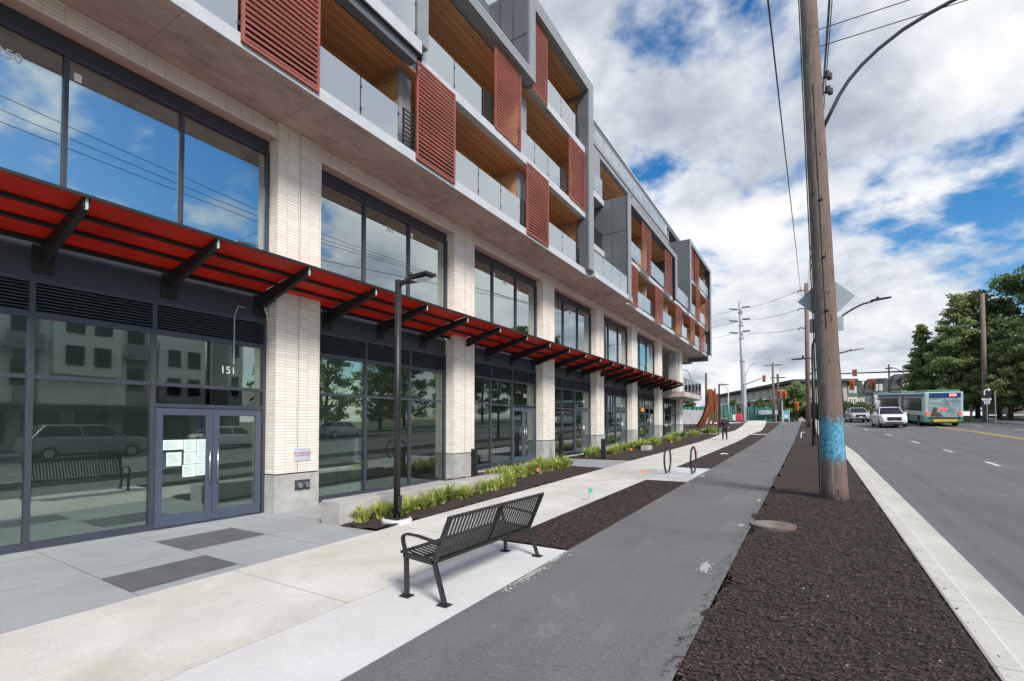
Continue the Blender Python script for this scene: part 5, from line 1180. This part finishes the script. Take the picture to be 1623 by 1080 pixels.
# ------------------------------------------------------------------ trees
def leaf_cloud(centers, radii, n, size, seed, flat=.5):
    r = np.random.default_rng(seed); V = []; C = np.array(centers); Rr = np.array(radii); pw = (Rr**2); pw = pw/pw.sum()
    ci = r.choice(len(C), n, p=pw); d = r.normal(size=(n, 3)); d /= np.linalg.norm(d, axis=1)[:, None]; rad = r.random(n)**.62
    P = C[ci]+d*(Rr[ci]*rad)[:, None]*np.array([1, 1, flat])
    nn = r.normal(size=(n, 3))*np.array([.7, .7, 1]); nn /= np.linalg.norm(nn, axis=1)[:, None]; a = np.cross(nn, r.normal(size=(n, 3))); a /= np.linalg.norm(a, axis=1)[:, None]; b = np.cross(nn, a)
    s = size*r.uniform(.55, 1.3, n)[:, None]
    q = np.stack([P-a*s*.5, P+b*s*.28, P+a*s*.5, P-b*s*.28], 1).reshape(-1, 3)
    m = MB(); m.v = [tuple(x) for x in q.tolist()]; m.f = [(4*i, 4*i+1, 4*i+2, 4*i+3) for i in range(n)]; m.m = [0]*n; return m
def tree(x, y, h, w, label, leafmat, seed, n=9000, size=.42, base=.18, shape='round', group=None, z=None, trunk_r=.22, name='street_tree'):
    z = (G(20, y) if z is None else z)-.1; r = random.Random(seed); t = thing(name, label, 'tree', (x, y, z), group)
    cs = []; rs = []; limbs = []
    nb = 120
    for i in range(nb):
        u = base+(1-base)*((i+r.random())/nb)
        env = {'round': math.sin(math.pi*min(1, max(.06, (u-base)/(1-base)*.86+.14)))**.7, 'cone': (1.03-u)**.75*min(1, (u-base)*5+.35), 'wide': math.sin(math.pi*min(1, max(.1, (u-base)/(1-base)*.75+.25)))**.5}[shape]
        a = r.random()*6.283; rad = w/2*env*r.uniform(.35, 1.); zc = h*u; cs.append((rad*math.cos(a), rad*math.sin(a), zc)); rs.append(w*.12*r.uniform(.6, 1.25)*(1 if shape != 'cone' else .6+.6*(1-u))); limbs.append((rad*math.cos(a), rad*math.sin(a), zc))
    m = MB().tube([(0, 0, 0), (.04*w*.2, 0, h*.3), (-.02*w, .01*w, h*.62), (0, 0, h*.93)], [trunk_r, trunk_r*.8, trunk_r*.45, .03], 9)
    for l in limbs[::4]:
        zb_ = max(h*base*.7, l[2]-h*.16); m.tube([(0, 0, zb_), (l[0]*.5, l[1]*.5, zb_+(l[2]-zb_)*.6), l], [trunk_r*.32, trunk_r*.2, .02], 5)
    m.build('trunk', 'bark', t, world=False, smooth=True)
    leaf_cloud(cs, rs, int(n*1.5), size*.8, seed).build('crown', leafmat, t, world=False, fix=False)
    return t
tree(12.9, 66, 12.8, 7.2, 'tall loose-leaved street tree directly behind the bus', 'leaf_mid', 11, 9000, .40, .13, 'cone')
tree(10.6, 69, 10.3, 5.4, 'left half-open street tree leaning towards the townhouses', 'leaf_mid', 12, 6500, .38, .25, 'cone')
tree(14.6, 67.5, 13.0, 6.2, 'tall pale-green street tree beside the bare wooden pole', 'leaf_olive', 13, 8500, .4, .2, 'round')
tree(18.6, 66, 14.8, 11.0, 'broad dark street tree at the right edge of the photo', 'leaf_dark', 14, 15000, .44, .14, 'wide')
tree(16.0, 63.5, 7.6, 6.2, 'lower bushy green tree under the broad dark one', 'leaf_mid', 15, 8000, .36, .16, 'wide')
tree(16.6, 69, 12.2, 7.5, 'yellowish green tree filling the space right of the bare wooden pole', 'leaf_olive', 19, 9000, .4, .12, 'round')
tree(22.0, 60, 12.0, 8.5, 'dark street tree partly cut by the right edge of the photo', 'leaf_dark', 16, 9000, .45, .15, 'wide')
tree(14.0, 76, 9, 8, 'dark tree filling the gap behind the bare pole', 'leaf_dark', 17, 6000, .5, .1, 'wide')
tree(19.5, 78, 11, 10, 'dark tree far back behind the low wall', 'leaf_dark', 18, 6000, .55, .1, 'wide')
def place_tree(px_, pyb, pyt, wpx, Y, label, mat, seed, n=3500, size=.5, shape='round', base=.08):
    b = at(px_, pyb, Y); tp = at(px_, pyt, Y); zc = 2.6; wl = wpx*Y/F*.78
    tree(b.x, Y, tp.z-zc, wl, label, mat, seed, n, size, base, shape, z=zc, trunk_r=.18, name='tree')
place_tree(1262, 665, 606, 52, 88, 'leafy green tree behind the low orange-framed signal', 'leaf_mid', 21, 6000, .45, 'round')
place_tree(1246, 665, 628, 30, 90, 'small green tree left of the orange signals', 'leaf_mid', 22, 3000, .45)
place_tree(1205, 660, 632, 24, 95, 'green tree behind the right construction fence', 'leaf_dark', 23, 2500, .5)
place_tree(1222, 660, 636, 22, 98, 'round green tree below the brick part of the long apartment block', 'leaf_mid', 24, 2500, .5)
place_tree(1163, 660, 634, 24, 95, 'dark green tree left of the steel transmission pole', 'leaf_dark', 25, 2500, .5)
place_tree(1090, 655, 632, 40, 95, 'green tree beneath the corner terrace in the distance', 'leaf_dark', 26, 3500, .5)
place_tree(1340, 664, 636, 30, 92, 'dark shrubby tree just right of the near pole', 'leaf_dark', 27, 3500, .45, 'wide')
place_tree(1364, 664, 638, 34, 94, 'dark shrubby tree above the silver hatchback', 'leaf_dark', 28, 3500, .45, 'wide')
place_tree(1392, 664, 642, 34, 96, 'dark shrubby tree behind the white car', 'leaf_dark', 29, 3500, .45, 'wide')
place_tree(1418, 660, 644, 30, 96, 'dark shrubby tree at the nose of the bus', 'leaf_dark', 30, 3000, .45, 'wide')
place_tree(1290, 664, 640, 40, 86, 'dark hedge-like tree behind the black lamp post', 'hedge_leaf', 31, 4500, .4, 'wide')
# ------------------------------------------------------------------ far buildings
def facade(parent, p0, p1, z0, z1, rows, cols, wmat='far_glass', fmat='white_paint', wf=.55, hf=.55, proud=.06):
    """rows x cols windows on the vertical wall from p0 to p1 (normal to the right of p0->p1)"""
    p0, p1 = Vector(p0), Vector(p1); d = (p1-p0); ln = d.length; d.normalize(); nrm = Vector((d.y, -d.x, 0)); rh = (z1-z0)/rows; cw = ln/cols
    for r in range(rows):
        for c in range(cols):
            a = cw*(c+.5-wf/2); b = cw*(c+.5+wf/2); za = z0+rh*(r+.5-hf/2); zb2 = z0+rh*(r+.5+hf/2)
            q0, q1 = p0+d*a+nrm*proud, p0+d*b+nrm*proud; mid = (q0+q1)/2
            m = MB().bar(q0+Vector((0, 0, (za+zb2)/2-q0.z)), q1+Vector((0, 0, (za+zb2)/2-q1.z)), proud*2, zb2-za); w_ = m.build('window', fmat, parent)
            q0, q1 = q0+d*.12+nrm*proud*.6, q1-d*.12+nrm*proud*.6; mm = (q0+q1)/2
            g = MB()
            for s0, s1 in ((q0, mm-d*.05), (mm+d*.05, q1)): g.bar(s0+Vector((0, 0, (za+zb2)/2-s0.z)), s1+Vector((0, 0, (za+zb2)/2-s1.z)), proud, zb2-za-.24)
            g.build('pane', wmat, w_)
# long apartment block left of the crossroads
L0 = at(1128, 640, 150); R0 = at(1266, 640, 100)
fb = thing('apartment_block', 'long low beige and brick apartment block with a flat dark roof beyond the construction fence', 'building', (R0.x, 100, 2.5))
l2, r2_ = Vector((L0.x, 150, 0)), Vector((R0.x, 100, 0)); dd = (r2_-l2).normalized(); nb_ = Vector((dd.y, -dd.x, 0)); zt = at(1266, 602, 100).z
def seg(a, b, z0, z1, mat, off=0., name='wall', th=8):
    p, q = l2+dd*a-nb_*(th/2-off), l2+dd*b-nb_*(th/2-off); return MB().bar(p+Vector((0, 0, (z0+z1)/2)), q+Vector((0, 0, (z0+z1)/2)), th, z1-z0).build(name, mat, fb)
LN = (r2_-l2).length
seg(0, LN, 2.3, zt-.6, 'cladding_beige'); seg(-1, LN+1, zt-.45, zt, 'roof_dark', 1.2, 'roof', 10.5)
for k in range(5):
    a = LN*(k+.35)/5; seg(a, a+LN*.09, 2.3, zt-3.2, 'brick_far', .35, 'brick_bay'); seg(a-1.5, a+LN*.13, zt-3.0, zt-2.7, 'white_paint', 1.3, 'balcony', 3)
facade(fb, l2+dd*1+Vector((0, 0, 0)), l2+dd*(LN-1), 3.0, zt-.7, 3, 13, fmat='white_paint', wf=.5, hf=.5)
# gabled townhouses
tz0 = 2.6
for i, (px0, px1, pyr, wall, lb) in enumerate(((1330, 1372, 604, 'stucco_cream', 'leftmost townhouse with a steep dark roof, half behind the near pole'), (1372, 1414, 600, 'stucco_grey', 'middle townhouse with a teal trimmed bay and flat-topped roof'), (1414, 1462, 593, 'stucco_cream', 'right townhouse with an arched dormer beside the street trees'))):
    Yt = 105; a = at(px0, 640, Yt); b = at(px1, 640, Yt); zr = at(px0, pyr, Yt).z; ze = zr-2.6; t = thing('townhouse', lb, 'house', ((a.x+b.x)/2, Yt, tz0))
    MB().box(a.x, b.x-.05, Yt, Yt+9, tz0-.3, ze).build('wall', wall, t)
    MB().hexa([(a.x-.3, Yt-.4, ze+.003), (b.x+.2, Yt-.4, ze+.003), (b.x+.2, Yt+9, ze+.003), (a.x-.3, Yt+9, ze+.003)], [(a.x+.5, Yt+1.0, zr), (b.x-.5, Yt+1.0, zr), (b.x-.5, Yt+8, zr), (a.x+.5, Yt+8, zr)]).build('roof', 'roof_dark', t)
    w_ = b.x-a.x; c = (a.x+b.x)/2
    bay = MB().box(c-w_*.2, c+w_*.2, Yt-.7, Yt, tz0, ze-.2).build('bay', 'stucco_cream', t); MB().box(c-w_*.23, c+w_*.23, Yt-.8, Yt+.0, ze-.2, ze+.1).box(c-w_*.23, c+w_*.23, Yt-.8, Yt-.705, (tz0+ze)/2-.2, (tz0+ze)/2+.1).build('trim', 'teal_trim', bay)
    facade(t, (c-w_*.19, Yt-.7, 0), (c+w_*.19, Yt-.7, 0), tz0+.3, ze-.2, 2, 2, wf=.75, hf=.6); facade(t, (a.x+.1, Yt, 0), (c-w_*.22, Yt, 0), tz0+.3, ze-.2, 2, 1, wf=.6, hf=.6); facade(t, (c+w_*.22, Yt, 0), (b.x-.15, Yt, 0), tz0+.3, ze-.2, 2, 1, wf=.6, hf=.6)
    d_ = MB().box(c-w_*.17, c+w_*.17, Yt-.3, Yt+2, ze+.1, zr-.9).build('dormer', 'teal_trim' if i == 1 else 'stucco_cream', t); pr_ = [(c-w_*.2, zr-.9)]+[(c+w_*.2*math.cos(R(q)), zr-.9+.7*math.sin(R(q))) for q in range(180, -1, -20)]
    MB().prism(pr_[1:], 1, Yt-.45, Yt+2).build('dormer_roof', 'roof_dark', t); facade(t, (c-w_*.16, Yt-.3, 0), (c+w_*.16, Yt-.3, 0), ze+.2, zr-.95, 1, 2, wf=.7, hf=.75)
# white apartment house across the road (seen mirrored in the shop glass)
wb_ = thing('white_apartment_house', 'white and grey three-storey apartment house across the road, mirrored in the shop windows', 'building', (23, 16, 0))
z0 = .2
MB().box(23, 33, -2, 24, z0-.5, 3.2).build('ground_floor', 'stucco_grey', wb_); MB().box(22.6, 33, -2, 24, 3.2, 10.6).build('wall', 'stucco_white', wb_); MB().box(22.4, 33, -2.2, 24.2, 10.6, 10.9).build('roof', 'roof_dark', wb_)
for y in (3, 9.5, 15.5, 21.5): MB().box(22.5, 22.6, y, y+1.2, 3.2, 10.6).build('grey_band', 'stucco_grey', wb_)
for k, (ya, yb, za, zb_) in enumerate(((4.6, 8.6, 3.5, 8.2), (11.2, 14.8, 5.2, 9.9), (17.2, 20.6, 3.5, 8.2))):
    bxx = MB().box(21.7, 22.6, ya, yb, za, zb_).build('white_bay', 'stucco_white', wb_); facade(bxx, (21.7, yb-.3, 0), (21.7, ya+.3, 0), za+.2, zb_-.2, 2, 2, fmat='frame_metal', wf=.62, hf=.6)
for ya, yb in ((-1.6, 2.6), (8.8, 11.0), (15, 17.0), (22.8, 23.9)): facade(wb_, (22.6, yb, 0), (22.6, ya, 0), 3.5, 10.2, 2, max(1, int((yb-ya)/2)), fmat='frame_metal', wf=.5, hf=.5)
facade(wb_, (23, 23, 0), (23, -1, 0), .5, 3.0, 1, 9, fmat='frame_metal', wf=.7, hf=.8); MB().box(21.4, 23, -1.8, 23.8, 3.05, 3.2).build('entrance_canopy', 'grey_panel', wb_)
for ya in (9.0, 15.2): MB().box(21.8, 22.6, ya, ya+1.8, 6.6, 6.75).box(21.8, 21.83, ya, ya+1.8, 6.75, 7.7).build('balcony', 'grey_trim', wb_)
for i, (y, h, w_) in enumerate(((29, 9, 7), (35, 10, 7), (41, 9, 7), (47, 11, 8), (54, 10, 7))):
    tree(23.5+(i % 2)*2, y, h, w_, f'{["first","second","third","fourth","fifth"][i]} leafy tree past the white apartment house, mirrored in the shop glass', 'leaf_mid', 40+i, 3500, .55, .15, 'wide', 'trees across the road')

for (x, y, a, lb) in ((-.62, 38.5, 1.2, 'white plastic strip standing bent on the bark near the black lamp'), (-3.6, 24.5, .4, 'white plastic strip lying on the far bark strip beyond the bike hoops')):
    z = G(x, y); tag(MB().tube([(x, y, z+.02), (x+.02, y+.5*a, z+.03), (x+.04, y+.6*a, z+.32*(a > 1)+.03), (x+.26, y+.6*a, z+.36*(a > 1)+.03)], .03, 6).build('plastic_strip', 'white_paint'), lb, 'plastic strip')
